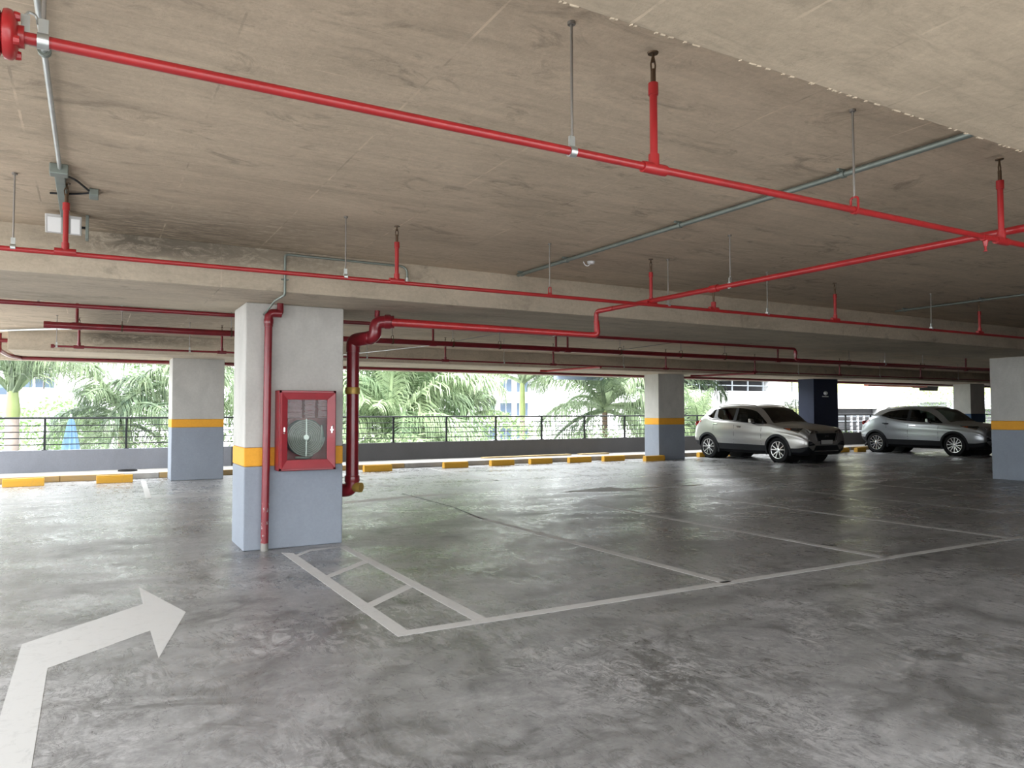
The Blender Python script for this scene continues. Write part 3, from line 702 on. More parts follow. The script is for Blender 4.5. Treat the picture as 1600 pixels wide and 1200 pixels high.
# the hose: a flat-rolled coil, top-level because it lies inside the cabinet
hx, hz, hy = 1.947, 1.152, 7.80
t = thing('fire_hose', (hx, 7.93, hz), 'grey canvas fire hose rolled into a round flat coil behind the cabinet glass', 'hose')
c = MB(); c.lathe([(.192, -.02), (.196, 0), (.192, .10), (.02, .10), (.02, -.005)], (hx, hy+.02, hz), 'y', 48); c.build('reel', HOSED, t, True)
sp = []
for i in range(9*36+1):
    a = i/36*2*math.pi; r = .022+.0188*i/36; sp.append((hx+r*math.cos(a), hy-.003, hz+r*math.sin(a)))
MB().tube(sp, [.0075]*len(sp), 6).build('coil', HOSE, t, True)
MB().box(hx-.006, hx+.006, hy-.018, hy-.010, hz-.195, hz+.195).build('retaining_bar', GALV, t)
MB().lathe([(.028, -.022), (.028, 0)], (hx, hy, hz), 'y', 16).build('hub', GALV, t, True)
MB().tube([(2.095, 7.80, 1.02), (2.110, 7.80, 1.14), (2.112, 7.80, 1.20), (2.108, 7.80, 1.28)], [.010, .012, .022, .014], 12).build('nozzle', GALVD, t, True)
MB().tube(fillet([(1.84, 7.80, .945), (1.97, 7.80, .94), (2.02, 7.80, .965), (1.99, 7.80, .985)], .02, 4), .012, 8).build('valve_tail', GALV, t, True)
t = thing('folded_hose', (1.94, 7.93, 1.45), 'folded pinkish hose pleats stacked across the top of the hose cabinet', 'hose')
for (xa, xb) in ((1.70, 1.905), (1.925, 2.045), (2.065, 2.19)):
    m = MB()
    for k in range(13):
        z = 1.362+k*.0152; j = random.uniform(-.006, .006)
        m.tube([(xa+random.uniform(0, .012), 7.80+j, z), ((xa+xb)/2, 7.795+j, z+random.uniform(-.004, .004)), (xb-random.uniform(0, .012), 7.80+j, z)], .0078, 6)
    m.build('pleat_stack', HOSEP, t, True)
MB().box(1.67, 2.24, 7.79, 7.93, 1.338, 1.348).build('shelf', REDCAB, t)

# small things along the kerb
t = MB().lathe([(.19, .121), (.20, .128), (.185, .155), (.15, .15), (.145, .14)], (.72, 18.75, 0), 'z', 24).build('drain_cover', BLACK, None, True)
tag(t, 'black round drain cover on the kerb strip left of the far left column', 'drain cover')
for i, (x, y, a, lb) in enumerate(((11.2, 18.82, .05, 'long yellowish board lying on the kerb strip behind the wheel stops'), (13.6, 18.9, -.06, 'short yellowish board lying on the kerb strip left of the far column'))):
    L = 1.5 if i == 0 else .5
    m = MB().hexa([(x-L, y-.12, .12), (x+L, y-.12+a, .12), (x+L, y+.12+a, .12), (x-L, y+.12, .12)], [(x-L, y-.12, .15), (x+L, y-.12+a, .16), (x+L, y+.12+a, .16), (x-L, y+.12, .15)])
    tag(m.build('board', BOARD), lb, 'board')
t = thing('wall_fixture', (22.15, 17.05, 2.0), 'small white fitting on the dark navy column', 'fitting')
MB().lathe([(.05, -.10), (.075, -.05), (.05, 0)], (22.15, 17.05, 2.08), 'y', 16).build('globe', WHITEP, t, True)
MB().box(22.03, 22.30, 17.0, 17.05, 1.95, 1.98).build('bracket', WHITEP, t)
t = thing('ceiling_hook', (4.45, 6.75, 2.92), 'small white plastic fitting on the ceiling beside the long conduit', 'fitting')
MB().lathe([(.035, 2.915), (.04, CZ)], (4.38, 6.1, 0), 'z', 12).build('base', WHITEP, t, True)
MB().tube(fillet([(4.38, 6.1, 2.92), (4.34, 6.1, 2.885), (4.30, 6.1, 2.90), (4.29, 6.1, 2.93)], .02, 3), .006, 6).build('hook', WHITEP, t)

# red box girder and dark boards hanging beyond the right bays
t = thing('red_girder', (31, 20, 2.6), 'faded red steel girder hanging outside above the second car', 'girder')
MB().box(28.75, 33.0, 19.95, 20.15, 2.545, 2.74).build('web', REDB, t); MB().box(28.75, 33.0, 19.88, 20.22, 2.74, 2.77).build('flange', REDB, t)
for x in (29.5, 32.4): MB().box(x-.03, x+.03, 18.2, 20.1, 2.77, 2.83).build('arm', REDB, t)
t = thing('hanging_board', (33.2, 20.4, 2.5), 'pair of dark boxes hanging outside above the bonnet of the second car', 'box')
MB().box(32.9, 34.6, 20.4, 20.6, 2.54, 2.72).build('upper_box', BLACKP, t); MB().box(33.4, 34.6, 20.42, 20.58, 2.42, 2.54).build('lower_box', BLACKP, t)
MB().box(33.5, 33.55, 18.2, 20.5, 2.72, 2.77).build('arm', BLACKP, t)
MB().box(34.0, 34.05, 18.2, 20.5, 2.72, 2.77).build('arm', BLACKP, t)

# ================================================================== CARS
def pchip(tab):
    xs = np.array([a for a, _ in tab], float); ys = np.array([b for _, b in tab], float)
    h = np.diff(xs); d = np.diff(ys)/h; m = np.zeros(len(xs))
    m[0], m[-1] = d[0], d[-1]
    for i in range(1, len(xs)-1):
        if d[i-1]*d[i] > 0:
            w1, w2 = 2*h[i]+h[i-1], h[i]+2*h[i-1]; m[i] = (w1+w2)/(w1/d[i-1]+w2/d[i])
    def f(x):
        x = min(max(x, xs[0]), xs[-1]); i = min(max(int(np.searchsorted(xs, x))-1, 0), len(h)-1)
        u = (x-xs[i])/h[i]
        return float((2*u**3-3*u*u+1)*ys[i]+(u**3-2*u*u+u)*h[i]*m[i]+(-2*u**3+3*u*u)*ys[i+1]+(u**3-u*u)*h[i]*m[i+1])
    return f

def car(name, cx, yf, zr_tab, zwb_tab, zwt_tab, win, P, paint_m, label, wb=2.70, hw=.905, tail=3.42, spokes=5, lampdy=0.0):
    """cx: centre line X; yf: Y of the front axle; the nose points to -Y. s runs from the nose (s<0) to the tail."""
    root = thing(name, (cx, yf+wb/2, 0), label, 'car', 'silver cars parked against the far kerb')
    nose = -.94
    w = pchip([(nose, .83), (-.90, .88), (-.8, .93), (-.6, .97), (-.3, .99), (.1, 1), (2.7, 1), (3.0, .985), (3.2, .955), (3.33, .90), (tail, .80)])
    zu = pchip([(nose, .37), (-.88, .27), (-.7, .22), (2.8, .24), (3.15, .30), (tail, .42)])
    zs2 = pchip([(nose, .47), (-.6, .42), (-.42, .42), (.3, .47), (2.2, .49), (3.0, .52), (tail, .56)])
    zm = pchip([(nose, .60), (-.7, .68), (0, .74), (2.8, .76), (tail, .66)])
    zwb, zwt, zre = pchip(zwb_tab), pchip(zwt_tab), pchip(zr_tab)
    xwt = pchip([(nose, .70), (-.6, .815), (0, .82), (.35, .815), (.94, .705), (1.7, .69), (2.46, .70), (2.80, .78), (3.2, .80), (tail, .72)])
    xre = pchip([(nose, .66), (-.6, .735), (.2, .735), (.45, .67), (.75, .605), (1.1, .58), (2.3, .58), (2.83, .60), (3.1, .68), (3.3, .70), (tail, .62)])
    crown = pchip([(nose, .015), (-.5, .045), (.25, .045), (.8, .035), (1.5, .035), (2.8, .02), (tail, .01)])
    def rows(s):
        k = w(s)
        r = [(0, zu(s)), (.78*hw*k, zu(s)), (.955*hw*k, zu(s)+.09), (.985*hw*k, zs2(s)), (hw*k, zm(s)), (.985*hw*k, zwb(s)-.13), (.945*hw*k, zwb(s)), (min(xwt(s), .94*hw*k), zwt(s)), (min(xre(s), .9*hw*k), zre(s)), (.55*xre(s), zre(s)+.75*crown(s)), (0, zre(s)+crown(s))]
        for i in range(1, len(r)):
            if i >= 2 and r[i][1] < r[i-1][1]+.004: r[i] = (r[i][0], r[i-1][1]+.004)
        return r
    sub = [3, 2, 4, 5, 5, 3, 5, 3, 3, 3]
    rowid = []
    for i, n in enumerate(sub): rowid += [i]*n
    ss = [nose, nose+.015, nose+.04, nose+.07] + list(np.arange(nose+.11, tail-.10, .045)) + [tail-.09, tail-.05, tail-.02, tail]
    # keep the glass limits on exact stations
    for v in win.values():
        j = min(range(len(ss)), key=lambda q: abs(ss[q]-v)); ss[j] = v
    prof = []
    for s in ss:
        r = rows(s); half = []
        for i, n in enumerate(sub):
            for q in range(n):
                u = q/n; p0, p1 = r[i], r[i+1]
                x = p0[0]*(1-u)+p1[0]*u; z = p0[1]*(1-u)+p1[1]*u
                if 3 <= i <= 5: x += .012*math.sin(math.pi*u)
                half.append((x, z))
        half.append(r[-1]); prof.append(half)
    nr = len(prof[0]); V = []; idx = {}
    for j, s in enumerate(ss):
        for i in range(nr):
            x, z = prof[j][i]
            for sd in (1, -1):
                if (i == 0 or i == nr-1) and sd == -1: idx[j, i, -1] = idx[j, i, 1]; continue
                idx[j, i, sd] = len(V); V.append([sd*x, s, z])
    wheels = [0.0, wb]; RA = .395; ZW = .355
    parts = {k: [] for k in ('body', 'lower_cladding', 'side_window', 'windshield', 'rear_window')}
    def inside(c): return any((c[1]-q)**2+(c[2]-ZW)**2 < RA*RA for q in wheels) and abs(c[0]) > .5
    gone = set(); kept = set()
    for j in range(len(ss)-1):
        sm = (ss[j]+ss[j+1])/2
        for i in range(nr-1):
            for sd in (1, -1):
                q = [idx[j, i, sd], idx[j+1, i, sd], idx[j+1, i+1, sd], idx[j, i+1, sd]]
                if sd == -1: q = q[::-1]
                c = np.mean([V[a] for a in q], axis=0); ri = rowid[i]
                if inside(c) and ri <= 5: gone.update(q); continue
                kept.update(q)
                if ri <= 2: k = 'lower_cladding'
                elif ri == 6 and win['s0'] < sm < win['s1']: k = 'side_window'
                elif ri >= 8 and win['w0'] < sm < win['w1']: k = 'windshield'
                elif ri >= 8 and win['r0'] < sm < win['r1']: k = 'rear_window'
                else: k = 'body'
                parts[k].append(q)
    for a in gone & kept:
        for q in wheels:
            dy, dz = V[a][1]-q, V[a][2]-ZW; d = math.hypot(dy, dz)
            if d < RA*1.12 and d > .1: V[a][1] = q+dy/d*RA; V[a][2] = ZW+dz/d*RA
    for j in (0, len(ss)-1):
        ring = [idx[j, i, 1] for i in range(nr)] + [idx[j, i, -1] for i in range(nr-2, 0, -1)]
        parts['body'].append(ring if j == 0 else ring[::-1])
    W = [Vector((cx+p[0], yf+p[1], p[2])) for p in V]
    mats = {'body': paint_m, 'lower_cladding': BLACKP, 'side_window': CARGLASS, 'windshield': CARGLASS, 'rear_window': CARGLASS}
    for k, fs in parts.items():
        if k == 'side_window':
            for sd in (1, -1):
                sel = [f for f in fs if sum(V[a][0] for a in f)*sd > 0]
                us = sorted({a for f in sel for a in f}); mp = {a: n for n, a in enumerate(us)}
                MB().add([W[a] for a in us], [[mp[a] for a in f] for f in sel]).build(k, mats[k], root, True, fix=False)
            continue
        us = sorted({a for f in fs for a in f}); mp = {a: n for n, a in enumerate(us)}
        MB().add([W[a] for a in us], [[mp[a] for a in f] for f in fs]).build(k, mats[k], root, True, fix=False)
    allf = [f for fs in parts.values() for f in fs]
    bvh = BVHTree.FromPolygons(W, allf)
    def side(s, z, sd):
        h = bvh.ray_cast(Vector((cx+sd*3, yf+s, z)), Vector((-sd, 0, 0)))
        return h[0].x if h[0] is not None and abs(h[0].x-cx) > .3 else cx+sd*hw*.99*w(s)
    def front(x, z, back=False):
        d = Vector((0, -1 if back else 1, 0)); h = bvh.ray_cast(Vector((cx+x, yf+(tail+2 if back else nose-2), z)), d)
        return h[0].y if h[0] is not None else yf+(tail if back else nose)
    def patch_grid(quad, n, m, pos, out, th, nm, mat, par=root):
        """quad: 4 corners in 2-D (bl, br, tr, tl); pos(a,b)->point; out: outward unit vector"""
        mb = MB(); vs = []
        for lay in (0, 1):
            for i in range(n+1):
                for j in range(m+1):
                    u, v = i/n, j/m
                    a = [(quad[0][q]*(1-u)+quad[1][q]*u)*(1-v)+(quad[3][q]*(1-u)+quad[2][q]*u)*v for q in (0, 1)]
                    p = pos(*a); vs.append(p+out*(th if lay else -.012))
        g = lambda l, i, j: l*(n+1)*(m+1)+i*(m+1)+j
        fs = [(g(1, i, j), g(1, i+1, j), g(1, i+1, j+1), g(1, i, j+1)) for i in range(n) for j in range(m)]
        per = [(i, 0) for i in range(n)]+[(n, j) for j in range(m)]+[(i, m) for i in range(n, 0, -1)]+[(0, j) for j in range(m, 0, -1)]
        for (a, b), (c, d) in zip(per, per[1:]+per[:1]): fs.append((g(0, a, b), g(0, c, d), g(1, c, d), g(1, a, b)))
        return mb.add(vs, fs).build(nm, mat, par, True)
    def sp(quad, sd, nm, mat, n=6, m=2, th=.006):
        return patch_grid(quad, n, m, lambda s, z: Vector((side(s, z, sd), yf+s, z)), Vector((sd, 0, 0)), th, nm, mat)
    def fp(quad, nm, mat, n=8, m=3, th=.006, back=False):
        return patch_grid(quad, n, m, lambda x, z: Vector((cx+x, front(x, z, back), z)), Vector((0, 1 if back else -1, 0)), th, nm, mat)
    for sd in (-1, 1):
        for q in wheels:                                           # black arch flares
            mb = MB(); vs = []; n = 22
            for i in range(n+1):
                a = -.35+(math.pi+.7)*i/n
                for rr_, o in ((RA-.01, -.03), (RA-.012, .014), (RA+.055, .012), (RA+.062, -.02)):
                    s, z = q+rr_*math.cos(a), max(.2, ZW+rr_*math.sin(a)); x = side(q+(RA+.05)*math.cos(a), max(.3, ZW+(RA+.05)*math.sin(a)), sd)
                    vs.append((x+sd*o, yf+s, z))
            fs = [(i*4+k, i*4+k+1, i*4+k+5, i*4+k+4) for i in range(n) for k in range(3)]
            mb.add(vs, fs).build('arch_flare', BLACKP, root, True)
            well = MB().lathe([(.001, .30), (RA+.01, .30), (RA+.01, .80)], (0, 0, 0), 'x', 24)
            well.v = [(cx+sd*p[0], yf+q+p[1], ZW+p[2]) for p in well.v]; well.f = well.f[:-1]
            well.build('wheel_well', BLACK, root)
        # shut lines
        for s, zl, zh in ((P['d0'], .50, zwb(P['d0'])-.02), (P['d1'], .50, zwb(P['d1'])-.01), (P['d2'], .86, zwb(P['d2'])-.01)):
            sp([(s-.005, zl), (s+.005, zl), (s+.005, zh), (s-.005, zh)], sd, 'shut_line', BLACK, 1, 6, .001)
        sp([(P['d1']-.06, zwb(P['d1'])+.01), (P['d1']+.06, zwb(P['d1'])+.01), (P['d1']+.05, zwt(P['d1'])-.01), (P['d1']-.05, zwt(P['d1'])-.01)], sd, 'window_pillar', BLACKP, 2, 4, .004)
        sp([(win['s0']+.02, zwb(.5)+.005), (win['s0']+.16, zwb(.5)+.005), (win['s0']+.17, zwb(.5)+.09), (win['s0']+.15, zwb(.5)+.07)], sd, 'mirror_base', BLACKP, 2, 2, .004)
        sp([(win['s0']+.1, zwb(.8)-.025), (win['s1']-.1, zwb(2.5)-.03), (win['s1']-.1, zwb(2.5)-.012), (win['s0']+.1, zwb(.8)-.008)], sd, 'window_trim', BLACKP if name != 'x' else CHROME, 20, 1, .004)
        for s, z in ((P['h0'], P['hz']), (P['h1'], P['hz']+.06)):
            sp([(s-.11, z-.014), (s+.11, z-.004), (s+.11, z+.02), (s-.11, z+.012)], sd, 'door_handle', CHROME, 4, 1, .028)
            sp([(s-.09, z-.035), (s+.07, z-.030), (s+.06, z-.012), (s-.08, z-.018)], sd, 'handle_recess', BLACK, 4, 1, .001)
        # crease
        sp([(.55, .605), (2.25, .625), (2.25, .645), (.55, .618)], sd, 'door_crease', paint_m, 12, 1, .010)
        # roof rail
        pts = []
        for s in np.linspace(.95, 2.55, 16): pts.append((cx+sd*(xre(s)-.01), yf+s, zre(s)+.028+(0 if .98 < s < 2.5 else -.03)))
        MB().tube(pts, .014, 8).build('roof_rail', CHROME, root, True)
        # mirror
        mx = cx+sd*(hw+.10); ms = P['mir']; mz = zwb(.5)+.085
        m_ = MB().hexa([(mx-.10, yf+ms-.05, mz-.065), (mx+.09, yf+ms-.03, mz-.055), (mx+.09, yf+ms+.05, mz-.055), (mx-.10, yf+ms+.05, mz-.065)],
                       [(mx-.10, yf+ms-.03, mz+.065), (mx+.085, yf+ms-.01, mz+.05), (mx+.085, yf+ms+.05, mz+.05), (mx-.10, yf+ms+.05, mz+.065)])
        mo = m_.build('mirror', paint_m, root, True, bevel=.025)
        MB().box(mx-.085, mx+.08, yf+ms+.045, yf+ms+.055, mz-.05, mz+.045).build('mirror_glass', CHROME, mo)
        MB().tube([(cx+sd*(hw-.07), yf+ms+.02, mz-.09), (mx-sd*.03, yf+ms+.01, mz-.06)], .022, 8).build('mirror_arm', BLACKP, mo)
        # lamps that wrap the corners
        hl = sp([(-.70, P['lz']-.10), (-.22, P['lz']+.015), (-.20, P['lz']+.035), (-.76, P['lz']+.03)], sd, 'headlamp', LAMPL, 8, 3, .008)
        fp([(sd*.36, P['lz']-.10), (sd*.70, P['lz']-.11), (sd*.72, P['lz']+.01), (sd*.36, P['lz']-.05)], 'headlamp', LAMPL, 6, 3, .010)
        fp([(sd*.38, P['lz']-.105), (sd*.70, P['lz']-.115), (sd*.70, P['lz']-.095), (sd*.38, P['lz']-.085)], 'lamp_strip', CHROME, 6, 1, .014)
        fp([(sd*.47, P['lz']-.08), (sd*.54, P['lz']-.085), (sd*.54, P['lz']-.05), (sd*.47, P['lz']-.055)], 'lamp_lens', ALLOY, 2, 2, .014)
        fp([(sd*.59, P['lz']-.08), (sd*.66, P['lz']-.085), (sd*.66, P['lz']-.04), (sd*.59, P['lz']-.045)], 'lamp_lens', ALLOY, 2, 2, .014)
        sp([(-.72, P['lz']-.085), (-.36, P['lz']-.03), (-.36, P['lz']-.018), (-.72, P['lz']-.065)], sd, 'lamp_strip', CHROME, 6, 1, .011)
        sp([(-.45, P['lz']-.03), (-.30, P['lz']+.005), (-.26, P['lz']+.02), (-.45, P['lz']+.018)], sd, 'indicator', AMBER, 3, 1, .011)
        sp([(tail-.44, P['tz']+.02), (tail-.12, P['tz']-.13), (tail-.10, P['tz']-.02), (tail-.40, P['tz']+.09)], sd, 'tail_lamp', LAMPR, 6, 3, .008)
        fp([(sd*.40, P['tz']-.08), (sd*.70, P['tz']-.08), (sd*.70, P['tz']+.03), (sd*.42, P['tz']+.02)], 'tail_lamp', LAMPR, 5, 2, .008, True)
        fp([(sd*.46, .515), (sd*.735, .49), (sd*.735, .62), (sd*.60, .60)], 'fog_lamp_recess', BLACKP, 5, 3, .006)
        fp([(sd*.58, .545), (sd*.68, .535), (sd*.68, .575), (sd*.58, .57)], 'fog_lamp', CHROME, 3, 1, .012)
        fp([(sd*.44, .60), (sd*.72, .635), (sd*.72, .655), (sd*.44, .625)], 'bumper_blade', paint_m, 6, 1, .02)
    # front
    fp([(-.34, .62), (.34, .62), (.42, .835), (-.42, .835)], 'grille', BLACK, 12, 5, .004)
    for k in range(5): fp([(-.35, .645+k*.036), (.35, .645+k*.036), (.35, .655+k*.036), (-.35, .655+k*.036)], 'grille_bar', BLACKP, 10, 1, .012)
    for sx in (-1, 1): fp([(sx*.36, .60), (sx*.385, .60), (sx*.47, .84), (sx*.44, .84)], 'grille_trim', CHROME, 2, 5, .014)
    for k in (-1, 0, 1): fp([(k*.045-.013, .735), (k*.045+.013, .735), (k*.045+.013, .785), (k*.045-.013, .785)], 'emblem_bar', CHROME, 1, 2, .022)
    fp([(-.58, .30), (.58, .30), (.44, .50), (-.44, .50)], 'lower_intake', BLACKP, 10, 3, .010)
    fp([(-.50, .335), (.50, .335), (.50, .36), (-.50, .36)], 'skid_trim', ALLOY, 8, 1, .016)
    pl = fp([(-.24, .535), (.24, .535), (.24, .645), (-.24, .645)], 'number_plate', PLATE, 4, 2, .022)
    fp([(-.26, .525), (.26, .525), (.26, .655), (-.26, .655)], 'plate_holder', BLACKP, 4, 2, .016)
    fp([(-.24, .70), (.24, .70), (.24, .80), (-.24, .80)], 'number_plate', PLATE, 4, 2, .014, True)
    # cabin
    inn = MB().box(cx-.62, cx+.62, yf+.3, yf+2.6, .42, .46); inn.build('cabin_floor', SEAT, root)
    MB().hexa([(cx-.66, yf+.22, .80), (cx+.66, yf+.22, .80), (cx+.66, yf+.62, .80), (cx-.66, yf+.62, .80)], [(cx-.66, yf+.22, 1.02), (cx+.66, yf+.22, 1.02), (cx+.66, yf+.52, 1.06), (cx-.66, yf+.52, 1.06)]).build('dashboard', SEAT, root, bevel=.03)
    for sx in (-.36, .36):
        st = MB().hexa([(cx+sx-.25, yf+1.0, .55), (cx+sx+.25, yf+1.0, .55), (cx+sx+.25, yf+1.5, .52), (cx+sx-.25, yf+1.5, .52)], [(cx+sx-.25, yf+1.0, .72), (cx+sx+.25, yf+1.0, .72), (cx+sx+.25, yf+1.5, .68), (cx+sx-.25, yf+1.5, .68)])
        st.hexa([(cx+sx-.24, yf+1.40, .66), (cx+sx+.24, yf+1.40, .66), (cx+sx+.24, yf+1.54, .66), (cx+sx-.24, yf+1.54, .66)], [(cx+sx-.19, yf+1.64, 1.22), (cx+sx+.19, yf+1.64, 1.22), (cx+sx+.19, yf+1.74, 1.22), (cx+sx-.19, yf+1.74, 1.22)])
        st.hexa([(cx+sx-.12, yf+1.66, 1.24), (cx+sx+.12, yf+1.66, 1.24), (cx+sx+.12, yf+1.75, 1.24), (cx+sx-.12, yf+1.75, 1.24)], [(cx+sx-.11, yf+1.68, 1.42), (cx+sx+.11, yf+1.68, 1.42), (cx+sx+.11, yf+1.76, 1.42), (cx+sx-.11, yf+1.76, 1.42)])
        st.build('seat', SEAT, root, bevel=.03)
    st = MB().hexa([(cx-.6, yf+2.15, .66), (cx+.6, yf+2.15, .66), (cx+.6, yf+2.28, .66), (cx-.6, yf+2.28, .66)], [(cx-.56, yf+2.38, 1.18), (cx+.56, yf+2.38, 1.18), (cx+.56, yf+2.48, 1.18), (cx-.56, yf+2.48, 1.18)])
    for sx in (-.38, .38): st.box(cx+sx-.12, cx+sx+.12, yf+2.40, yf+2.48, 1.19, 1.34)
    st.build('rear_seat', SEAT, root, bevel=.03)
    sw = MB(); ring = [(cx-.36+.18*math.cos(a), yf+.78+.07*math.sin(a), 1.0+.16*math.sin(a)) for a in np.linspace(0, 2*math.pi, 25)]
    sw.tube(ring, .014, 8); sw.tube([(cx-.36, yf+.6, .95), (cx-.36, yf+.78, 1.0)], .03, 8); sw.build('steering_wheel', BLACKP, root, True)
    # wheels
    R = .352
    for q in wheels:
        for sd in (-1, 1):
            xo = cx+sd*(hw-.035)
            wc = Vector((xo, yf+q, R))
            we = bpy.data.objects.new('wheel', None); COL.objects.link(we); we.parent = root; we.location = wc-parent_loc(root)
            ty = MB().lathe([(.235, -.20), (.30, -.215), (.342, -.20), (R, -.165), (R, -.055), (.342, -.02), (.30, -.004), (.245, -.012), (.232, -.03)], (0, 0, 0), 'x', 40)
            ty.v = [(xo+sd*p[0], wc.y+p[1], wc.z+p[2]) for p in ty.v]; ty.build('tyre', BLACK, we, True)
            rm = MB().lathe([(.237, -.012), (.244, -.006), (.232, -.008), (.225, -.05)], (0, 0, 0), 'x', 36); rm.f = rm.f[:-2]
            for i in range(spokes):
                for dd in (-.17, .17):
                    a = 2*math.pi*i/spokes+.3; a1 = a+dd*.55; a2 = a+dd*1.5
                    def pt(r_, an, hx_): return Vector((hx_, r_*math.cos(an), r_*math.sin(an)))
                    n1 = Vector((0, -math.sin(a1), math.cos(a1))); n2 = Vector((0, -math.sin(a2), math.cos(a2)))
                    p, q2 = pt(.045, a1, -.022), pt(.232, a2, -.010)
                    rm.hexa([p-n1*.016, q2-n2*.015, q2+n2*.015, p+n1*.016], [p-n1*.016+Vector((-.022, 0, 0)), q2-n2*.015+Vector((-.022, 0, 0)), q2+n2*.015+Vector((-.022, 0, 0)), p+n1*.016+Vector((-.022, 0, 0))])
            rm.lathe([(.055, -.05), (.055, -.02), (.03, -.012)], (0, 0, 0), 'x', 18)
            rm.v = [(xo+sd*p[0], wc.y+p[1], wc.z+p[2]) for p in rm.v]; rm.build('rim', ALLOY, we, True)
            ds = MB().lathe([(.228, -.075), (.228, -.065)], (0, 0, 0), 'x', 28); ds.v = [(xo+sd*p[0], wc.y+p[1], wc.z+p[2]) for p in ds.v]
            ds.build('brake_disc', BLACK, we)
    ub = MB().box(cx-.62, cx+.62, yf+.45, yf+2.2, .20, .30); ub.build('underbody', BLACK, root)
    return root

car('suv_car', 17.72, 14.54,
    zr_tab=[(-.94, .84), (-.92, .90), (-.88, .935), (-.8, .965), (-.6, 1.005), (-.3, 1.045), (0, 1.075), (.22, 1.105), (.5, 1.33), (.75, 1.515), (1.07, 1.592), (1.7, 1.622), (2.34, 1.605), (2.78, 1.56), (2.86, 1.52), (3.12, 1.22), (3.26, 1.06), (3.36, .93), (3.42, .76)],
    zwb_tab=[(-.94, .775), (-.8, .89), (-.5, .965), (0, 1.03), (.38, 1.085), (.5, 1.085), (1.62, 1.165), (2.5, 1.235), (2.76, 1.315), (3.0, 1.24), (3.2, 1.08), (3.36, .90), (3.42, .73)],
    zwt_tab=[(-.94, .79), (-.8, .905), (-.5, .98), (0, 1.045), (.36, 1.10), (.6, 1.27), (.94, 1.465), (1.69, 1.552), (2.3, 1.540), (2.56, 1.49), (2.76, 1.335), (3.0, 1.26), (3.2, 1.10), (3.36, .915), (3.42, .745)],
    win=dict(s0=.40, s1=2.74, w0=.22, w1=.80, r0=2.86, r1=3.10), P=dict(d0=.56, d1=1.61, d2=2.45, h0=1.42, h1=2.38, hz=1.005, mir=.80, lz=.945, tz=1.12),
    paint_m=PAINT1, label='warm silver SUV parked beside the far column, dark wheel arches', spokes=5)
car('crossover_car', 25.10, 13.82,
    zr_tab=[(-.94, .83), (-.92, .89), (-.88, .925), (-.8, .955), (-.6, .995), (-.3, 1.035), (0, 1.07), (.15, 1.09), (.45, 1.32), (.76, 1.51), (1.1, 1.565), (1.5, 1.585), (2.16, 1.565), (2.70, 1.485), (2.78, 1.45), (3.08, 1.20), (3.22, 1.06), (3.34, .92), (3.40, .74)],
    zwb_tab=[(-.94, .775), (-.8, .885), (-.5, .955), (0, 1.01), (.38, 1.05), (1.54, 1.115), (2.2, 1.205), (2.60, 1.315), (2.9, 1.25), (3.15, 1.08), (3.34, .89), (3.40, .72)],
    zwt_tab=[(-.94, .79), (-.8, .90), (-.5, .97), (0, 1.025), (.34, 1.065), (.6, 1.25), (.92, 1.425), (1.4, 1.50), (1.69, 1.508), (2.2, 1.465), (2.45, 1.40), (2.60, 1.33), (2.9, 1.265), (3.15, 1.10), (3.34, .91), (3.40, .735)],
    win=dict(s0=.38, s1=2.58, w0=.15, w1=.80, r0=2.80, r1=3.05), P=dict(d0=.50, d1=1.54, d2=2.32, h0=1.36, h1=2.33, hz=.965, mir=.74, lz=.945, tz=1.10),
    paint_m=PAINT2, label='cool silver crossover parked right of the navy column, coupe-like roof', wb=2.74, tail=3.40, spokes=6)

# ================================================================== OUTSIDE
GZ = -3.6
struct('ground', MB().box(-120, 160, -120, 160, GZ-.2, GZ), GROUND, 0, 'pale paved ground outside below the deck')

def frond_mesh(nm, L, e0, droop, leaf, mat, nl=44, hang=.8, seed=0, width=.035):
    """an arching pinnate leaf starting at the origin along +X"""
    rnd = random.Random(seed); me = MB(); pts = []; e = e0; p = Vector((0, 0, 0)); n = 16
    for i in range(n+1):
        pts.append((p.copy(), e)); p = p+Vector((math.cos(e), 0, math.sin(e)))*L/n; e -= droop/n*(.5+1.0*i/n)
    me.tube([q for q, _ in pts], [.028*(1-.85*i/n)+.004 for i in range(n+1)], 5)
    for i in range(nl):
        t = .16+.84*(i+.5)/nl; k = min(int(t*n), n-1); u = t*n-k
        b = pts[k][0].lerp(pts[k+1][0], u); e = pts[k][1]; d = Vector((math.cos(e), 0, math.sin(e)))
        ll = leaf*(math.sin(math.pi*min(1, t*.86+.10))**.7)*rnd.uniform(.85, 1.1)
        for sd in (1, -1):
            lift = rnd.uniform(-.35, .55)
            v = (Vector((0, sd, 0))*1.0+d*.75+Vector((-d.z, 0, d.x))*lift).normalized()
            w = d*width*rnd.uniform(.8, 1.2)
            m1 = b+v*ll*.5-Vector((0, 0, ll*.10*hang)); m2 = b+v*ll*.82-Vector((0, 0, ll*.42*hang)); m3 = b+v*ll*.95-Vector((0, 0, ll*.85*hang))
            me.add([b-w*.5, b+w*.5, m1+w, m1-w, m2+w*.8, m2-w*.8, m3], [(0, 1, 2, 3), (3, 2, 4, 5), (5, 4, 6)])
    return me.build(nm, mat, None, fix=False).data

